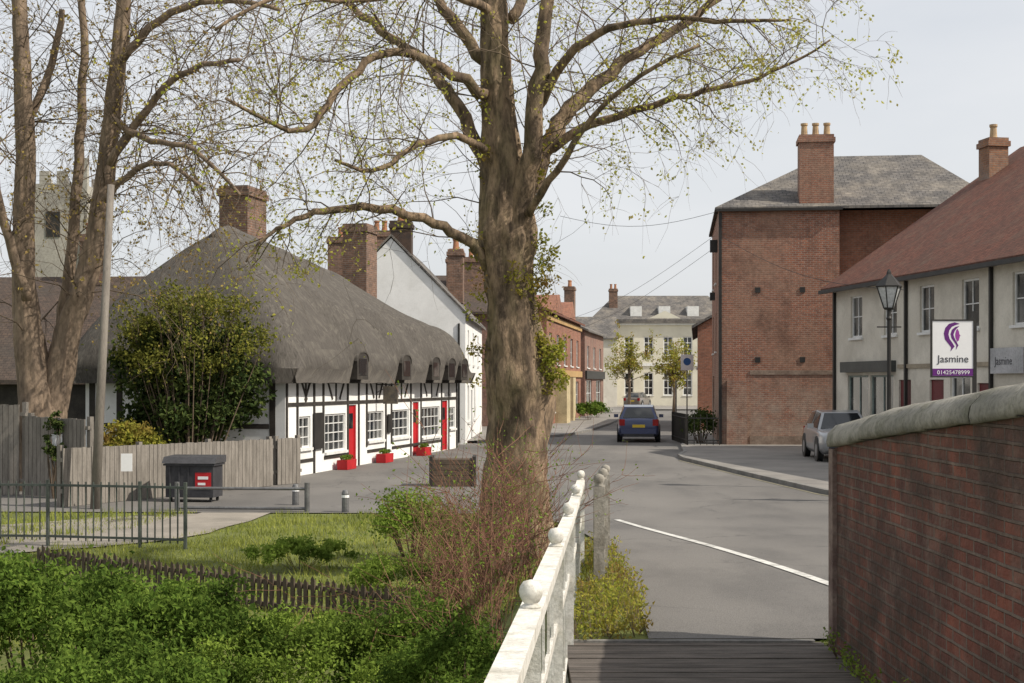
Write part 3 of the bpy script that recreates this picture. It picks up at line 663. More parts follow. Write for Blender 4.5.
bd=[(i,0) for i in range(nu+1)]+[(nu,j) for j in range(1,nv+1)]+[(i,nv) for i in range(nu-1,-1,-1)]+[(0,j) for j in range(nv-1,0,-1)]
i0=len(v)
for (i,j) in bd:
    u=us[i]; w=vs[j]
    uu=u+(.22 if i==0 else -.22 if i==nu else 0); ww=w+(-.2 if j==0 else .2 if j==nv else 0)
    v.append(P(uu,ww,2.5+.01*math.sin(u*3)))
m=len(bd)
for k in range(m):
    a=bd[k][0]*n1+bd[k][1]; b_=bd[(k+1)%m]; b_=b_[0]*n1+b_[1]
    f.append((a,b_,i0+(k+1)%m,i0+k)[::-1])
f.append(tuple(i0+k for k in range(m)))
rf=rawmesh('roof',v,f,thatch,rt,smooth=True,uv=True)
mb=MB(); pr=[P(u,cc,hz(u,cc)-.13) for u in np.linspace(U0+2.6,U1-4.4,26)]
mb.tube(pr,.2,8,wob=.1); mb.build('ridge_cap',thatchcap,rf,smooth=True,uv=False)
for q in dorm:
    # plain rounded dark opening standing in the thick thatch edge
    hw=.5; zb0=2.6; zs=3.12; hv=.26
    T_=[math.pi*k/12 for k in range(13)]
    el=lambda t,g: (q+(hw+g)*math.copysign(abs(math.cos(t))**.8,math.cos(t)), zs+(hv+g)*abs(math.sin(t))**.8)
    fr_=[P(q+hw,V0+.05,zb0)]+[P(el(t,0)[0],V0+.05,el(t,0)[1]) for t in T_]+[P(q-hw,V0+.05,zb0)]
    mbd=MB().poly(fr_[::-1])
    bk=[P(q+hw,V0-.6,zb0)]+[P(el(t,0)[0],V0-.6,el(t,0)[1]) for t in T_]+[P(q-hw,V0-.6,zb0)]
    for k in range(len(fr_)-1): mbd.poly([fr_[k],fr_[k+1],bk[k+1],bk[k]])
    dd=mbd.build('dormer_window',timber,rt)
    MB().box(C,q-.36,q+.36,V0+.055,V0+.06,2.72,3.2).build('pane',glassy,dd)
    hd=MB()
    for k in range(12):
        a,b_=el(T_[k],.05),el(T_[k+1],.05); c0,d0=el(T_[k],.004),el(T_[k+1],.004)
        hd.poly([P(a[0],V0+.07,a[1]),P(b_[0],V0+.07,b_[1]),P(b_[0],V0-1.3,b_[1]+.16),P(a[0],V0-1.3,a[1]+.16)])
        hd.poly([P(c0[0],V0+.07,c0[1]),P(d0[0],V0+.07,d0[1]),P(b_[0],V0+.07,b_[1]),P(a[0],V0+.07,a[1])])
    hd.build('thatch_hood',thatch,dd,smooth=False)
chimney(C,5.2,-3.4,1.45,.9,5.3,8.35,rf,pots=0)
chimney(C,15.0,-3.0,1.25,.9,4.6,8.3,rf,pots=0)
q=MB().bar(P(7.6,.03,2.45),P(7.6,.75,2.45),.03).bar(P(7.6,.03,2.2),P(7.6,.5,2.45),.02).build('sign_bracket',black,rt)
MB().box(C,7.57,7.63,.25,.72,1.85,2.4).build('hanging_sign',M('painted_sign',(.1,.09,.08),(.2,.17,.12),.6,6,30,0),q)
for i,u in enumerate((4.0,7.6,12.0)):
    q=P(u,.35,.0)
    rb=root('planter_box',['red planter trough under the largest cottage window','red planter trough between the cottage windows, middle of three','red planter trough nearest the far cottage door'][i],'planter',(q[0],q[1],.03))
    MB().box(C,u-.4,u+.4,.15,.45,.03,.3,1.04).build('trough',redp,rb)
    pts=[tuple(Vector(P(u+R.uniform(-.36,.36),.3+R.uniform(-.1,.1),.32+R.uniform(0,.1)))) for _ in range(260)]
    leafmesh('plants',pts,.07,leaf_bush,rb,50+i)
# ---------------------------------------------------------------- white gabled house
H=Fr((-1.88,57.3),(.03,1)); rt=root('white_house','tall white rendered gabled house behind the thatched cottage','house',(-1.88,57.3,0))
ops=[(1.6,2.5,3.3,4.7),(5.2,6.1,3.3,4.7),(9,9.9,3.3,4.7),(1.4,2.6,.9,2.4),(6,7.2,.9,2.4),(4.0,4.9,.12,2.2)]
mb=MB(); box_house_walls(mb,H,13,6.0,5.3,ops,gable=8.35); mb.build('wall',white,rt)
for o_ in ops[:5]: window(H,o_,rt,2,3)
MB().box(H,4.01,4.89,-.12,-.06,.12,2.19).build('door',black,rt)
rf=roofm(H,-.08,13.3,.2,-6.2,5.2,8.52,th=.1).build('roof',slate,rt)
MB().box(H,-.05,-.004,-1.0,-.6,.12,2.6).build('side_door',timber,rt)
MB().box(H,-.06,-.003,-.3,-.22,.1,4.9).build('drainpipe',black,rt)
sooty=M('sooty_brick',(.05,.04,.035),(.09,.06,.045),.9,4,30,.4)
chimney(H,1.2,-2.7,.8,.85,7.3,9.15,rf,pots=3,mat=sooty)
chimney(H,9.0,-1.0,1.0,.7,6.2,8.7,rf,pots=2)
rt=root('brick_house','brick house mostly hidden behind the white house, only chimneys showing','house',(-12,66,0))
B=Fr((-12.6,66),(1,.05)); mb=MB(); box_house_walls(mb,B,8,7,5.5,(),gable=0); mb.build('wall',oldbrick,rt)
rf=roofm(B,-.2,8.2,.3,-7.3,5.5,8.0,hl=3,hr=3).build('roof',browntile,rt)
chimney(B,6.6,-1.6,1.1,.8,5.6,9.75,rf,pots=3,mat=chimbrick)
chimney(B,4.4,-3.2,1.2,.8,7,9.6,rf,pots=1,mat=chimbrick)
rt=root('slate_house','dark roofed house with wide brick chimney behind the lime tree trunk','house',(-3.2,76,0))
B=Fr((-6.0,78),(1,.0)); mb=MB(); box_house_walls(mb,B,6.5,8,6.4,(),gable=0); mb.build('wall',oldbrick,rt)
rf=roofm(B,-.2,6.7,.3,-8.3,6.4,8.7,hl=1.5,hr=1.5).build('roof',browntile,rt); chimney(B,3.4,-2.5,2.2,.9,7.0,9.6,rf,pots=4)
# ---------------------------------------------------------------- left-street row
K=Fr((1.95,80),(.145,1)); rt=root('brick_shop_building','red brick shop building with ochre bands and cream shopfront beyond tree','building',(1.95,80,0))
ops=[(1.2,2.6,3.6,5.4),(5,6.6,3.6,5.4),(9,10.6,3.6,5.4),(13,14.6,3.6,5.4),(17,18.4,3.6,5.4),(1,4,.8,2.6),(6.5,9.5,.8,2.6),(12,15,.8,2.6),(16.5,18.5,.8,2.6)]
mb=MB(); box_house_walls(mb,K,20,9,6.6,ops,gable=8.2); mb.build('wall',redbrick,rt)
for o_ in ops: window(K,o_,rt,2,2)
rf=roofm(K,-.2,20.2,.3,-9.3,6.6,8.3).build('roof',redtile,rt)
MB().box(K,0,20,.003,.12,2.9,3.3).build('string_course',ochre,rt); MB().box(K,0,20,.003,.1,6.1,6.35).build('string_course',ochre,rt)
bm_=M('cream_bay',(.6,.5,.3),None,.7,2,20,0)
MB().box(K,4.2,6.2,.003,.7,.1,2.85).build('bay_front',bm_,rt); MB().box(K,10,11.5,.003,.5,.1,2.85).build('bay_front',bm_,rt)
for u in (3.8,11.5):
    MB().poly([K.p(u-1.7,.32,6.6),K.p(u+1.7,.32,6.6),K.p(u,.32,7.7)]).poly([K.p(u-1.7,.32,6.6),K.p(u,.32,7.7),K.p(u,-3.2,7.7),K.p(u-1.7,-.5,6.6)]).poly([K.p(u+1.7,.32,6.6),K.p(u+1.7,-.5,6.6),K.p(u,-3.2,7.7),K.p(u,.32,7.7)]).build('gablet',redbrick,rt)
chimney(K,2.0,-3.5,1.2,.8,7,9.3,rf,pots=2)
K2=Fr((5.2,101.5),(.16,1)); rt=root('dark_shop_building','narrow dark fronted shop building at the far end of the left street side','building',(5.2,101.5,0))
ops=[(1.5,3,3.6,5.2),(6,7.5,3.6,5.2),(10.5,12,3.6,5.2),(1,5,.8,2.7),(8,12,.8,2.7)]
mb=MB(); box_house_walls(mb,K2,14,9,6.3,ops,gable=8.4); mb.build('wall',oldbrick,rt)
for o_ in ops: window(K2,o_,rt,2,2)
MB().box(K2,.1,13.9,.003,.15,2.8,3.4).build('shop_fascia',black,rt)
rf=roofm(K2,-.2,14.2,.3,-9.3,6.3,8.5).build('roof',slate,rt); chimney(K2,12,-2.5,1,.8,7.5,10.2,rf,pots=2)
for i,(px,Y) in enumerate(((588,92),(597,99))):
    q=at(px,410,Y); shrub('potted_shrub',['clipped green shrub outside the brick shops, nearer of two','clipped green shrub outside the brick shops, farther of two'][i],'shrub',(q.x,q.y,.7),(.7,1.6,.6),900,.2,leaf_bush,60+i,base=.12,clumps=20,stems=6)
# ---------------------------------------------------------------- far cream building
Q=Fr((8.6,150),(1,-.02)); rt=root('cream_civic_building','cream stuccoed classical building with slate roof closing the street','building',(15,150,.1))
ops=[]
for k in range(7): 
    u=1.2+k*2.05; ops+= [(u,u+1.0,5.4,7.4),(u,u+1.0,1.2,3.6)]
mb=MB(); box_house_walls(mb,Q,15,10,9.0,ops); mb.build('wall',farcream,rt)
for o_ in ops: window(Q,o_,rt,2,3,fw=.1,bar=.07)
rf=roofm(Q,-.4,15.4,.5,-10.5,9.2,12.0,hl=2.8,hr=2.8,th=.4).build('roof',slate,rt)
MB().box(Q,0,15,.003,.25,8.6,8.8).build('cornice',whitep,rt); MB().box(Q,0,15,.003,.12,4.3,4.6).build('string_course',whitep,rt)
for u in (4.5,7.5,10.5):
    MB().box(Q,u-.6,u+.6,-2.6,-.2,9.3,10.6).build('dormer',whitep,rf)
MB().poly([Q.p(4.8,.28,8.82),Q.p(10.2,.28,8.82),Q.p(7.5,.28,10.1)]).build('pediment',farcream,rt)
chimney(Q,2.2,-2.5,.9,.8,9.5,12.6,rf,pots=2)
rt=root('grey_roof_house','low grey roofed house left of the cream civic building','house',(5,140,0))
B=Fr((4,142),(1,0)); mb=MB(); box_house_walls(mb,B,6.5,8,7.0,(),gable=9.0); mb.build('wall',cream,rt); roofm(B,-.2,6.7,.3,-8.3,7.0,9.3).build('roof',slate,rt)
# ---------------------------------------------------------------- right: small orange brick house
Z=Fr((12.0,92),(-.13,-1)); rt=root('low_brick_house','small orange brick house with slate roof beyond the tall brick building','house',(10,80,0))
ops=[(1,2,3.4,4.8),(5,6,3.4,4.8),(9,10,3.4,4.8),(13,14,3.4,4.8),(3,4.2,.9,2.4),(11,12.4,.9,2.4)]
mb=MB(); box_house_walls(mb,Z,20,8,5.4,ops,gable=7.6); mb.build('wall',redbrick,rt); 
for o_ in ops: window(Z,o_,rt,2,2)
roofm(Z,-.2,20.2,.3,-8.3,5.4,7.8).build('roof',slate,rt)
# ---------------------------------------------------------------- tall brick building
T=Fr((8.02,55.2),(1,-.115)); rt=root('tall_brick_building','three storey weathered red brick building with slate hipped roof and chimney','building',(12,55,0.1))
o0=T.p(0,-10,0); TL=Fr((o0[0],o0[1]),(-.115,-1))
mb=MB(); wall(mb,T,0,4.6,0,9.25); mb.poly([T.p(4.6,0,0),T.p(4.6,-1,0),T.p(4.6,-1,9.25),T.p(4.6,0,9.25)])
side=[(2,3,6.6,8.2),(6,7,6.6,8.2),(2,3,3.8,5.4),(6,7,3.8,5.4),(1.5,3.5,.9,2.8)]
wall(mb,TL,0,10,0,9.25,side); mb.poly([T.p(10.5,-1,0),T.p(10.5,-10,0),T.p(10.5,-10,9.25),T.p(10.5,-1,9.25)]); mb.poly([T.p(10.5,-10,0),T.p(0,-10,0),T.p(0,-10,9.25),T.p(10.5,-10,9.25)])
mb.build('wall',tallbrick,rt)
mb=MB(); wall(mb,T,4.603,10.5,0,9.25,n=-1.0); mb.build('recessed_wall',redbrick,rt,label='redder recessed brick wall to the right of the main face')
for o_ in side: window(TL,o_,rt,2,3)
rf=roofm(T,-.14,10.7,.16,-10.15,9.3,12.0,hl=4.6,hr=2.2,th=.1).build('roof',slate,rt)
MB().box(T,-.1,4.7,.165,.24,9.14,9.24).build('gutter',black,rt)
c_=chimney(T,3.75,-.55,1.3,.9,9.3,12.1,rf,pots=3,mat=tallbrick,potmat=potm)
MB().box(T,.003,.12,.01,.1,.15,9.1).build('drainpipe',black,rt)
MB().box(T,.3,1.1,.003,.2,0.1,2.6,.97).build('buttress',tallbrick,rt)
MB().box(T,1.2,4.5,.003,.03,2.82,2.98).build('render_band',plaster,rt)
MB().box(T,1.2,4.5,.003,.05,.1,.45).build('plinth',plaster,rt)
for (u,z) in ((1.5,6.1),(3.2,6.1),(1.5,3.4),(3.2,3.4)): MB().box(T,u-.1,u+.1,.003,.03,z-.1,z+.1).build('tie_plate',black,rt)
MB().box(TL,8.5,8.6,.0,.3,7.7,8.2).build('wall_bracket',black,rt); MB().box(TL,8.3,8.7,.1,.3,5.8,6.1).build('wall_bracket',black,rt)
# ---------------------------------------------------------------- right terrace
T2=Fr((11.06,49),(.16,-.987)); rt=root('rendered_terrace','cream rendered terrace with red tiled roof and shopfront on right','building',(12.5,40,.1))
up=[(1.55,2.5,4.0,5.38),(4.2,5.15,4.0,5.38),(6.75,7.7,4.0,5.38),(9.4,10.4,4.0,5.38),(12.2,13.2,4.0,5.38),(15,16,4,5.38)]
low=[(1.3,3.0,.9,2.75),(3.15,4.9,.9,2.75),(8.7,9.9,1.3,2.7),(13,15,1,2.7)]
dr=[(5.3,6.15,.15,2.6),(7.4,8.3,.15,2.6),(10.3,11.05,.15,2.5)]
mb=MB(); box_house_walls(mb,T2,24,14.2,5.75,up+low+dr,gable=10.55); mb.build('wall',cream,rt)
for o_ in up: window(T2,o_,rt,2,2,depth=.12)
for o_ in low: window(T2,o_,rt,2,1,depth=.12,mat=whitep if o_[0]>8 else M('grey_green_joinery',(.3,.36,.33),None,.6,3,20,0))
for o_ in dr: MB().box(T2,o_[0]+.01,o_[1]-.01,-.12,-.06,.15,o_[3]-.01).build('door',maroon,rt)
MB().box(T2,1.15,5.1,.003,.22,2.85,3.2).build('shop_fascia',M('dark_fascia',(.07,.075,.07),None,.5,2,20,0),rt)
MB().box(T2,5.3,24,.003,.06,2.95,3.07).build('string_course',M('buff_band',(.4,.34,.25),None,.8,2,20,0),rt)
rf=roofm(T2,-.25,24.2,.35,-14.5,5.75,10.85,th=.12).build('roof',redtile,rt)
MB().box(T2,-.2,24,.35,.46,5.56,5.68).build('gutter',black,rt)
for u in (5.9,11.15,.25): MB().box(T2,u-.045,u+.045,.01,.1,.15,5.6).build('drainpipe',black,rt)
chimney(T2,.9,-5.45,.75,.7,8.3,10.9,rf,pots=1,potmat=potm,mat=BR('orange_brick',(.36,.18,.1),(.27,.13,.08),(.25,.2,.15)))
# ---------------------------------------------------------------- left background
rt=root('church_tower','pale stone church tower behind the left tree','tower',(-36,112,0))
B=Fr((-38.6,112),(1,0)); mb=MB(); mb.box(B,0,4.9,-5,0,0,18.2); 
for k in range(4):
    mb.box(B,k*1.37,k*1.37+.8,-.4,0,18.2,19.2).box(B,k*1.37,k*1.37+.8,-5,-4.6,18.2,19.2)
mb.build('tower_walls',towerst,rt); MB().box(B,.003-.3,.3,-.3,.2,0,20.2).build('corner_buttress',towerst,rt); MB().box(B,4.6,5.2,-.3,.2,0,20.2).build('corner_buttress',towerst,rt)
MB().box(B,1.9,3.0,.003,.06,14,16).build('belfry_louvre',black,rt)
rt=root('tiled_roof_house','dark brown tiled roof house behind the left tree and fence','house',(-17,52,0))
B=Fr((-26,55),(1,-.08)); ops=[(3,4.2,1,2.2),(7,8.2,1,2.2)]
mb=MB(); box_house_walls(mb,B,15.5,9,3.2,ops,gable=6.7); mb.build('wall',oldbrick,rt)
for o_ in ops: window(B,o_,rt,2,2)
rf=roofm(B,-.3,15.8,.5,-9.5,3.2,6.9).build('roof',browntile,rt); chimney(B,8.5,-4.3,1,.8,6.5,8.6,rf,pots=2)
rt=root('garden_store','dark tiled low outbuilding between fence and cottage','outbuilding',(-14,42,0))
B=Fr((-17.5,43),(1,-.05)); mb=MB(); box_house_walls(mb,B,5.6,4,2.6,(),gable=4.6); mb.build('wall',timber,rt); roofm(B,-.2,5.8,.3,-4.3,2.6,4.7).build('roof',browntile,rt)
# ---------------------------------------------------------------- fences
def boards(name,label,a,b_,h0,h1,w=.13,gap=.012,mat=fencew,zb=.03):
    a=Vector(a);b_=Vector(b_); L=(b_-a).length; fr=Fr((a.x,a.y),(b_-a)); rt=root(name,label,'fence',(a.x,a.y,0)); mb=MB(); u=0
    while u<L-w:
        h=h0+(h1-h0)*u/L+R.uniform(-.01,.01); z=0
        mb.box(fr,u,u+w-gap,-.0,.02+R.uniform(0,.01),z+zb,z+h); u+=w
    mb.build('boards',mat,rt)
    for z in (.3,(h0+h1)/2-.25): MB().box(fr,0,L,-.05,-.003,z,z+.08).build('rail',mat,rt)
    n=max(2,int(L/2.2)+1)
    for k in range(n):
        u=(L-.1)*k/(n-1); MB().box(fr,u,u+.1,-.15,-.052,0,h0+(h1-h0)*u/L+.06).build('post',mat,rt)
boards('board_fence','tall weathered board fence section at the far left edge',(-11.9,31.6),(-10.75,31.4),2.02,2.02)
boards('board_fence','slightly lower tall board fence section below the twin stemmed tree',(-10.7,31.3),(-9.0,30.2),1.78,1.72)
boards('board_fence','long low board fence behind the litter bin running to the cottage',(-8.95,28.3),(-5.75,34.3),1.2,1.15)
boards('board_fence','short board fence closing the cottage corner',(-5.7,34.5),(-5.2,35.2),1.15,1.15)
rt=root('metal_railing','thin dark green metal railing beside the path at left','railing',(-6,21.4,0)); 
rp=M('railing_paint',(.1,.115,.1),(.06,.07,.06),.5,5,30,.1)
RP=[(-8.6,21.9),(-7.1,21.75),(-5.6,21.4),(-4.87,21.2)]
for (x,y) in RP: MB().tube([(x,y,0),(x,y,1.02)],.03,6).build('post',rp,rt)
for z in (.16,.94):
    mb=MB()
    for a,b_ in zip(RP,RP[1:]): mb.bar((*a,z),(*b_,z),.035)
    mb.build('rail',rp,rt)
for a,b_ in zip(RP,RP[1:]):
    a=Vector(a);b_=Vector(b_); n=int((b_-a).length/.12)
    for k in range(1,n):
        p=a.lerp(b_,k/n); MB().tube([(p.x,p.y,.1),(p.x,p.y,1.0)],.012,4,cap=False).build('bar',rp,rt)
rt=root('picket_fence','low dark timber picket fence along the lawn edge above shrubs','fence',(-3,16,0)); PA=Vector((-6.1,18.3)); PB=Vector((-1.05,14.4)); L=(PB-PA).length; n=int(L/.105)
fr=Fr((PA.x,PA.y),(PB-PA))
for k in range(n):
    u=k*L/n; z=.04; h=.38+R.uniform(-.03,.02); t=MB(); hh=R.uniform(-.01,.01)
    t.box(fr,u+hh,u+hh+.055,0,.02,z-.3,z+h-.04).poly([fr.p(u+hh,.02,z+h-.04),fr.p(u+hh+.055,.02,z+h-.04),fr.p(u+hh+.028,.02,z+h)]).build('picket',picketw,rt)
MB().box(fr,0,L,-.04,-.003,.28,.33).build('rail',picketw,rt); MB().box(fr,0,L,-.04,-.003,.03,.08).build('rail',picketw,rt)
MBp=MB(); a=at(95,510,28); a.z=0; b_=at(111,185,28.6); MBp.tube([a,a.lerp(b_,.5),b_],[.1,.085,.07],12)
o=MBp.build('telegraph_pole',polew,loc=tuple(a),smooth=True,uv=False); setp(o,'leaning grey timber telegraph pole in front of the board fence','pole')
Bf=Fr((-7.25,29.6),(1,-.12)); rt=root('waste_bin','dark grey wheeled waste bin with red and white stickers','bin',(-6.7,29.5,.02))
MB().box(Bf,0.04,1.06,-.62,-.0,.12,.78).build('body',binm,rt); MB().box(Bf,-.0,1.1,-.66,.04,.782,.82).build('rim',binm,rt)
mb=MB()
mb.poly([Bf.p(-.02,.06,.83),Bf.p(1.12,.06,.83),Bf.p(1.12,-.05,.96),Bf.p(-.02,-.05,.96)]).poly([Bf.p(-.02,-.05,.96),Bf.p(1.12,-.05,.96),Bf.p(1.12,-.68,.98),Bf.p(-.02,-.68,.98)]).poly([Bf.p(-.02,-.68,.83),Bf.p(-.02,.06,.83),Bf.p(-.02,-.05,.96),Bf.p(-.02,-.68,.98)]).poly([Bf.p(1.12,.06,.83),Bf.p(1.12,-.68,.83),Bf.p(1.12,-.68,.98),Bf.p(1.12,-.05,.96)])
mb.build('lid',M('bin_lid_grey',(.07,.07,.075),None,.5,2,20,.1),rt)
q=MB().box(Bf,.68,1.02,.003,.012,.3,.64).build('sticker',redp,rt); MB().box(Bf,.74,.96,.014,.018,.5,.56).build('sticker_text',signw,q); MB().box(Bf,.74,.9,.014,.018,.38,.43).build('sticker_text',signw,q)
for k in range(3): MB().box(Bf,.12+k*.2,.15+k*.2,.003,.02,.14,.76).build('rib',binm,rt)
for u in (.12,.98):
    for n_ in (-.52,-.1):
        q=Bf.p(u,n_,.07); MB().tube([(q[0]-.02,q[1],.07),(q[0]+.02,q[1],.07)],.065,12).build('wheel',rubber,rt)
o=MB().box(Fr((-7.75,28.2),(1,.0)),0,.22,0,.02,.75,1.1).build('notice_plate',signw,loc=(-7.6,28.2,.75)); setp(o,'small white notice plate on the low board fence left of the bin','sign')
o=MB().box(Fr((-9.9,30.55),(1,.0)),0,.24,0,.02,1.15,1.4).build('notice_plate',signw,loc=(-9.8,30.55,1.2)); setp(o,'small pale notice plate on the tall board fence','sign')
rt=root('car_park_barrier','low grey metal barrier rails with end post on the forecourt','barrier',(-5,27.4,0)); gm=M('galvanised_steel',(.2,.2,.2),(.13,.13,.13),.5,3,20,.1,metal=.5)
for z in (.46,.08): MB().tube([(-6.5,27.6,z),(-3.95,27.4,z)],.03,8).build('rail',gm,rt)
for x in (-6.5,-3.95): MB().tube([(x,27.6 if x<-5 else 27.4,0),(x,27.6 if x<-5 else 27.4,.58)],.05,10).build('post',gm,rt)
def bollard(x,y,label):
    rt=root('bollard',label,'bollard',(x,y,.02)); MB().lathe((x,y,.02),[(.07,0),(.065,.3),(.07,.31),(.07,.36),(.05,.42),(.01,.43)],12).build('shaft',gm,rt,smooth=False)
    MB().lathe((x,y,.3),[(.074,0),(.074,.05)],12).build('band',signw,rt)
bollard(-3.2,27.3,'short grey bollard on lawn edge right of the barrier')
bollard(-4.4,28.9,'short grey bollard on the forecourt behind the barrier')
rt=root('timber_planter','dark brown square timber planter on the forecourt left of lime tree','planter',(-1.45,34,.02)); mb=MB(); Pf=Fr((-1.95,34),(1,0))
for k in range(5): mb.box(Pf,0,1.05,-.8,0,.03+k*.13,.03+k*.13+.12)
mb.build('box',picketw,rt); MB().box(Pf,-.03,.05,-.83,.03,.03,.74).build('corner_post',timber,rt); MB().box(Pf,1.0,1.08,-.83,.03,.03,.74).build('corner_post',timber,rt)
# ---------------------------------------------------------------- lamp post
def lamp(px,Y,ztop_,label):
    x=(px-512)/F*Y; rt=root('street_lamp',label,'lamp post',(x,Y,.1)); z=ztop_
    MB().lathe((x,Y,.1),[(.12,0),(.12,.5),(.09,.6),(.055,.7),(.045,z-1.3),(.07,z-1.25),(.05,z-1.2),(.04,z-1.0)],12).bar((x-.28,Y,z-1.35),(x+.28,Y,z-1.35),.03).build('post',black,rt)
    l=MB().lathe((x,Y,z-.43),[(.3,0),(.31,.03),(.16,.2),(.12,.24),(.06,.3),(.05,.36),(.02,.42)],6).build('lantern_roof',black,rt)
    MB().lathe((x,Y,z-.95),[(.1,0),(.13,.03),(.13,.05)],6).build('lantern_base',black,rt)
    mb=MB()
    for k in range(6):
        a=k*math.pi/3; mb.bar((x+.12*math.cos(a),Y+.12*math.sin(a),z-.92),(x+.28*math.cos(a),Y+.28*math.sin(a),z-.42),.022)
    mb.build('glazing_bars',black,l)
    MB().lathe((x,Y,z-.91),[(.11,0),(.265,.48)],6).build('lamp_glass',M('frosted_lamp_glass',(.6,.62,.62),None,.2,2,20,0),l)
    return rt
lamp(889,33,5.15,'black victorian lantern street lamp in front of the terrace')
def text(s_,size,fr,u,n,z,mat,parent,name='lettering',align='CENTER',sp=1.0):
    cu=bpy.data.curves.new('t','FONT'); cu.body=s_; cu.size=size; cu.align_x=align; cu.extrude=.002; cu.space_character=sp
    ob=bpy.data.objects.new('t',cu); COL.objects.link(ob); bpy.context.view_layer.update()
    me=bpy.data.meshes.new_from_object(ob.evaluated_get(bpy.context.evaluated_depsgraph_get()))
    vs_=[fr.p(u+v.co.x,n+v.co.z,z+v.co.y) for v in me.vertices]; fs_=[tuple(p.vertices) for p in me.polygons]
    bpy.data.objects.remove(ob); bpy.data.meshes.remove(me)
    return rawmesh(name,vs_,fs_,mat,parent)
def logo(fr,u,z,s,n,parent):
    def pl(pts,mat,dn=0):
        mb=MB(); o_,i_=pts
        for k in range(len(o_)-1): mb.poly([fr.p(u+a*s,n+dn,z+b_*s) for a,b_ in (o_[k],o_[k+1],i_[k+1],i_[k])][::-1])
        return mb.build('logo',mat,parent)
    pl(([(.2,.47),(.02,.52),(-.17,.47),(-.3,.33),(-.35,.14),(-.31,-.06),(-.2,-.2),(-.1,-.33),(-.12,-.47)],
        [(.2,.47),(.06,.43),(-.07,.37),(-.16,.25),(-.19,.11),(-.15,-.04),(-.06,-.17),(.02,-.3),(-.12,-.47)]),purple)
    pl(([(.19,.4),(.04,.36),(-.07,.27),(-.12,.12),(-.08,-.03),(.0,-.14),(.08,-.26),(.06,-.42)],
        [(.19,.4),(.09,.31),(.02,.22),(-.02,.1),(.01,-.0),(.07,-.12),(.15,-.26),(.06,-.42)]),purple)
    pl(([(.12,.3),(.17,.2),(.175,.13),(.22,.06),(.185,.03),(.19,-.01),(.17,-.04),(.17,-.09),(.12,-.12),(.1,-.16)],
        [(.08,.26),(.06,.2),(.045,.13),(.04,.08),(.045,.03),(.055,-.01),(.065,-.04),(.08,-.07),(.095,-.11),(.1,-.16)]),mauve)
SF=Fr((at(932,0,29).x,29),(1,0)); rt=root('shop_sign_board','white shop sign with purple woman profile logo on black post','sign',(SF.o.x+.9,29,.1))
zb=at(0,376,29).z; zt=at(0,321,29).z
pn=MB().box(SF,0,.83,-.02,.03,zb,zt).build('panel',signw,rt)
MB().box(SF,-.03,0-.001,-.03,.04,zb-.03,zt+.03).box(SF,.0,.83,-.03,.04,zt+.001,zt+.03).box(SF,.0,.83,-.03,.04,zb-.03,zb-.001).box(SF,.831,.9,-.04,.04,.1,zt+.2).build('frame',black,rt)
MB().box(SF,.002,.828,.031,.036,zb+.003,zb+.15).build('phone_strip',purple,pn)
text('Jasmine',.21,SF,.42,.034,zb+.28,signgrey,pn); text('01425478999',.115,SF,.425,.039,zb+.035,signw,pn,sp=1.06)
logo(SF,.44,zt-.34,.6,.033,pn)
o=MB().box(T2,11.3,13.0,.105,.15,2.75,3.42).build('shop_wall_sign',M('pale_grey_sign',(.5,.5,.51),None,.6,1,20,0),loc=T2.p(12.2,.1,2.75)); setp(o,'pale grey wall sign with dark lettering on the terrace at right edge','sign')
text('Jasmine',.3,T2,12.0,.155,2.98,signgrey,o)
x=(687-512)/F*90; rt=root('sign_post','pale road sign with small blue disc beside the far street','sign',(x,90,.12)); MB().tube([(x,90,.1),(x,90,4.3)],.04,8).build('post',gm,rt)
SQ=Fr((x-.4,89.94),(1,0)); q=MB().box(SQ,0,.8,-.02,.02,3.3,4.3).build('plate',signw,rt); 
MB().poly([SQ.p(.4+.24*math.cos(t),.024,3.85+.24*math.sin(t)) for t in np.linspace(0,2*math.pi,20)[:-1]]).build('symbol_disc',signblue,q)
x=(676-512)/F*75; o=MB().tube([(x,75,.1),(x,75,2.6)],.04,8).build('marker_post',gm,loc=(x,75,.1),uv=False); setp(o,'thin plain grey post at the right pavement edge down the street','post')
rt=root('corner_railing','black iron railing at the corner of the tall brick building','railing',(7.4,54.3,.1)); CR=[(6.75,60),(6.75,54.6),(7.95,54.45)]
for z in (.3,1.15):
    mb=MB()
    for a,b_ in zip(CR,CR[1:]): mb.bar((*a,z),(*b_,z),.04)
    mb.build('rail',black,rt)
for a,b_ in zip(CR,CR[1:]):
    a=Vector(a);b_=Vector(b_); n=int((b_-a).length/.22)
    for k in range(n+1): p=a.lerp(b_,k/max(n,1)); MB().tube([(p.x,p.y,.1),(p.x,p.y,1.3)],.015,4).build('bar',black,rt)
shrub('corner_shrub','dark green shrub growing inside the black corner railing','shrub',(7.5,56.5,.8),(.6,1.2,.8),1800,.12,leaf_dark,71,base=.1)
for i,(a,b_,lb) in enumerate((((560,216,60),(716,212,56),'upper thin overhead wire left of the tall brick building'),((560,322,90),(714,236,57),'sloping overhead wire reaching the tall brick building'),((560,335,95),(714,248,57),'lowest sloping overhead wire beside the tall brick building'),((722,237,54),(905,290,42),'thin wire crossing the tall brick building wall'))):
    A=at(*a);B_=at(*b_); pts=[A.lerp(B_,t)-Vector((0,0,.5*math.sin(math.pi*t))) for t in np.linspace(0,1,14)]
    o=MB().tube(pts,.009,4).build('overhead_wire',black,loc=tuple(A),uv=False); setp(o,lb,'wire')
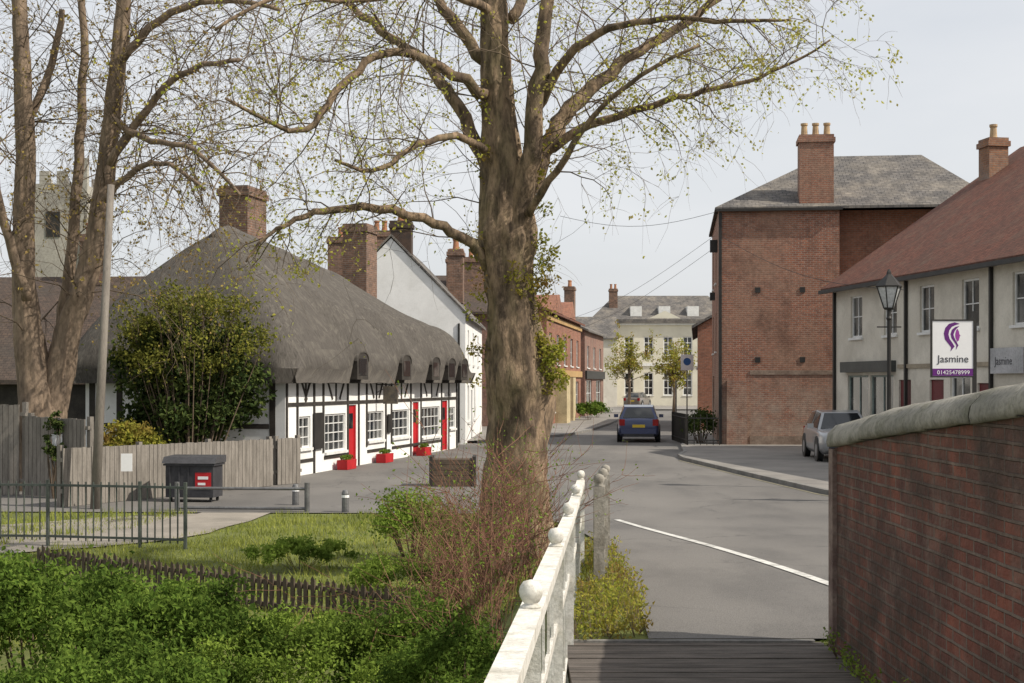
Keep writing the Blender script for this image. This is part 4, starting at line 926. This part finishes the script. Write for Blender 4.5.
# ---------------------------------------------------------------- cars
def make_car(label,paint,loc,rz,w=.9,L=4.3,H_=1.5,group='cars in the street'):
    rt=root('parked_car',label,'car',(0,0,0),group); hl=L/2
    st=[(-hl,.80,.42,.80),(-hl+.06,.90,.34,.84),(-hl+.35,.97,.22,.9),(-hl+.9,1,.2,.95),(0,1,.2,.98),(hl-1.1,.99,.2,1.0),(hl-.4,.97,.22,1.0),(hl-.1,.93,.3,.97),(hl,.86,.38,.9)]
    v=[];f=[]
    for (y,k,zb_,zt_) in st:
        y=-y
        ww=w*k; half_=[(ww*.86,zb_),(ww*.98,zb_+.12),(ww,zb_+(zt_-zb_)*.5),(ww*.965,zt_-.09),(ww*.9,zt_-.01),(ww*.5,zt_+.02),(0,zt_+.03)]
        v+=[(a,y,z) for a,z in half_]+[(-a,y,z) for a,z in half_[-2::-1]]
    n=13
    for i in range(len(st)-1):
        for j in range(n): a=i*n+j; b_=i*n+(j+1)%n; f.append((a,b_,b_+n,a+n))
    f.append(tuple(reversed(range(n)))); f.append(tuple((len(st)-1)*n+j for j in range(n)))
    bd=rawmesh('body',v,f,paint,rt,smooth=True)
    md=bd.modifiers.new('b','BEVEL'); md.width=.03; md.segments=2
    R0=[(w*.9,hl-1.1,.93),(w*.93,-.2,.96),(w*.88,-hl+.15,.97)]
    R1=[(w*.64,.35,H_-.04),(w*.7,-.3,H_+.02),(w*.66,-hl+.55,H_-.05)]
    Lm=lambda P_:[(-x,y,z) for x,y,z in P_]
    mb=MB(); l0,l1=Lm(R0),Lm(R1)
    for k in range(2):
        mb.poly([R0[k+1],R0[k],R1[k],R1[k+1]]); mb.poly([l0[k],l0[k+1],l1[k+1],l1[k]]); mb.poly([R1[k+1],R1[k],l1[k],l1[k+1]])
    mb.poly([R0[0],l0[0],l1[0],R1[0]]); mb.poly([l0[2],R0[2],R1[2],l1[2]])
    mb.build('cabin',paint,rt)
    def inset(q,s_,o_):
        q=[Vector(a) for a in q]; c=sum(q,Vector())/len(q); nn=(q[1]-q[0]).cross(q[2]-q[0]).normalized()
        return [tuple(c+(a-c)*s_+nn*o_) for a in q]
    MB().poly(inset([R0[0],l0[0],l1[0],R1[0]],.88,.012)).build('windscreen',glassy,rt)
    MB().poly(inset([l0[2],R0[2],R1[2],l1[2]],.84,.012)).build('rear_window',glassy,rt)
    for k in range(2):
        MB().poly(inset([R0[k+1],R0[k],R1[k],R1[k+1]],.85,.012)).build('side_window',glassy,rt)
        MB().poly(inset([l0[k],l0[k+1],l1[k+1],l1[k]],.85,.012)).build('side_window',glassy,rt)
    for s_ in (-1,1):
        for y in (hl-.78,-hl+.75):
            x=s_*(w-.1); t=MB().tube([(x-.1,y,.33),(x-.085,y,.33),(x+.085,y,.33),(x+.1,y,.33)],[.28,.33,.33,.28],24).build('wheel',rubber,rt)
            MB().tube([(x+s_*.09,y,.33),(x+s_*.108,y,.33)],[.21,.19],16).build('rim',alloy,t)
            MB().tube([(s_*(w*.985-.02),y,.36),(s_*(w+.004),y,.36)],[.4,.395],24).build('wheel_arch',black,rt)
        MB().box(W0,s_*w*.64,s_*w*.9,hl+.012,hl-.06,.70,.96).build('tail_light',lightred,rt)
        MB().box(W0,s_*w*.5,s_*w*.82,-hl+.12,-hl-.02,.58,.72).build('headlight',lamplens,rt)
        MB().box(W0,s_*w*.98,s_*(w+.17),-.72,-.6,.98,1.12).build('wing_mirror',paint,rt)
    MB().box(W0,-w*.8,w*.8,hl+.04,hl-.05,.36,.56).build('rear_bumper',paint,rt)
    MB().box(W0,-w*.7,w*.7,hl+.045,hl-.05,.26,.355).build('rear_valance',binm,rt)
    MB().box(W0,-w*.7,w*.7,-hl+.1,-hl-.05,.28,.46).build('front_bumper',binm,rt)
    MB().box(W0,-.26,.26,hl+.02,hl-.01,.62,.74).build('number_plate',platey,rt)
    MB().box(W0,-.26,.26,-hl-.051,-hl-.07,.36,.46).build('number_plate',signw,rt)
    rt.location=loc; rt.rotation_euler=(0,0,rz)
    return rt
make_car('dark blue hatchback seen from behind driving up the street',carblue,(5.45,61.2,.03),math.radians(-5),w=.9,H_=1.52)
make_car('silver grey car parked in front of the terrace beside the brick wall',carsil,(10.25,44.6,.13),math.radians(176),w=.9,H_=1.5)
make_car('small distant tan car in the far street below the trees',carsilver,(12.0,136,.13),math.radians(-20),w=.88,H_=1.5)
# ---------------------------------------------------------------- light, world, camera
sd=Vector((1,-.34,0)).normalized()*math.cos(math.radians(43))+Vector((0,0,math.sin(math.radians(43))))
L=bpy.data.lights.new('Sun','SUN'); L.energy=5.0; L.angle=math.radians(.55); L.color=(1,.925,.81); lo=bpy.data.objects.new('Sun',L); COL.objects.link(lo); lo.rotation_euler=sd.to_track_quat('Z','Y').to_euler(); lo.location=(20,0,40)
w=bpy.data.worlds.new('World'); S.world=w; w.use_nodes=True; nt=w.node_tree; bg=nt.nodes['Background']
sk=N(nt,'ShaderNodeTexSky',sky_type='NISHITA'); sk.sun_disc=False; sk.sun_elevation=math.radians(43); sk.sun_rotation=math.atan2(sd.x,sd.y); sk.dust_density=3.5; sk.air_density=1.0; sk.ozone_density=1.5
v=coord(nt,'Generated',(1,1,3.5)); cl=ramp(nt,noi(nt,v,1.6,5,.55),.3,.7)
mx=N(nt,'ShaderNodeMapRange'); mx.inputs[3].default_value=.6; mx.inputs[4].default_value=.9; nt.links.new(cl,mx.inputs[0])
c=mixc(nt,sk.outputs[0],(6.35,6.45,6.6),mx.outputs[0])
nt.links.new(c,bg.inputs['Color']); bg.inputs['Strength'].default_value=.135
cam=bpy.data.cameras.new('Camera'); co=bpy.data.objects.new('Camera',cam); COL.objects.link(co); co.location=(0,0,CZ); co.rotation_euler=(math.radians(90),0,0)
cam.sensor_width=36; cam.lens=36*F/1024; cam.shift_y=(HY-341.5)/1024; cam.clip_end=3000; cam.clip_start=.05
S.camera=co
S.view_settings.view_transform='Standard'; S.view_settings.look='None'; S.view_settings.exposure=0
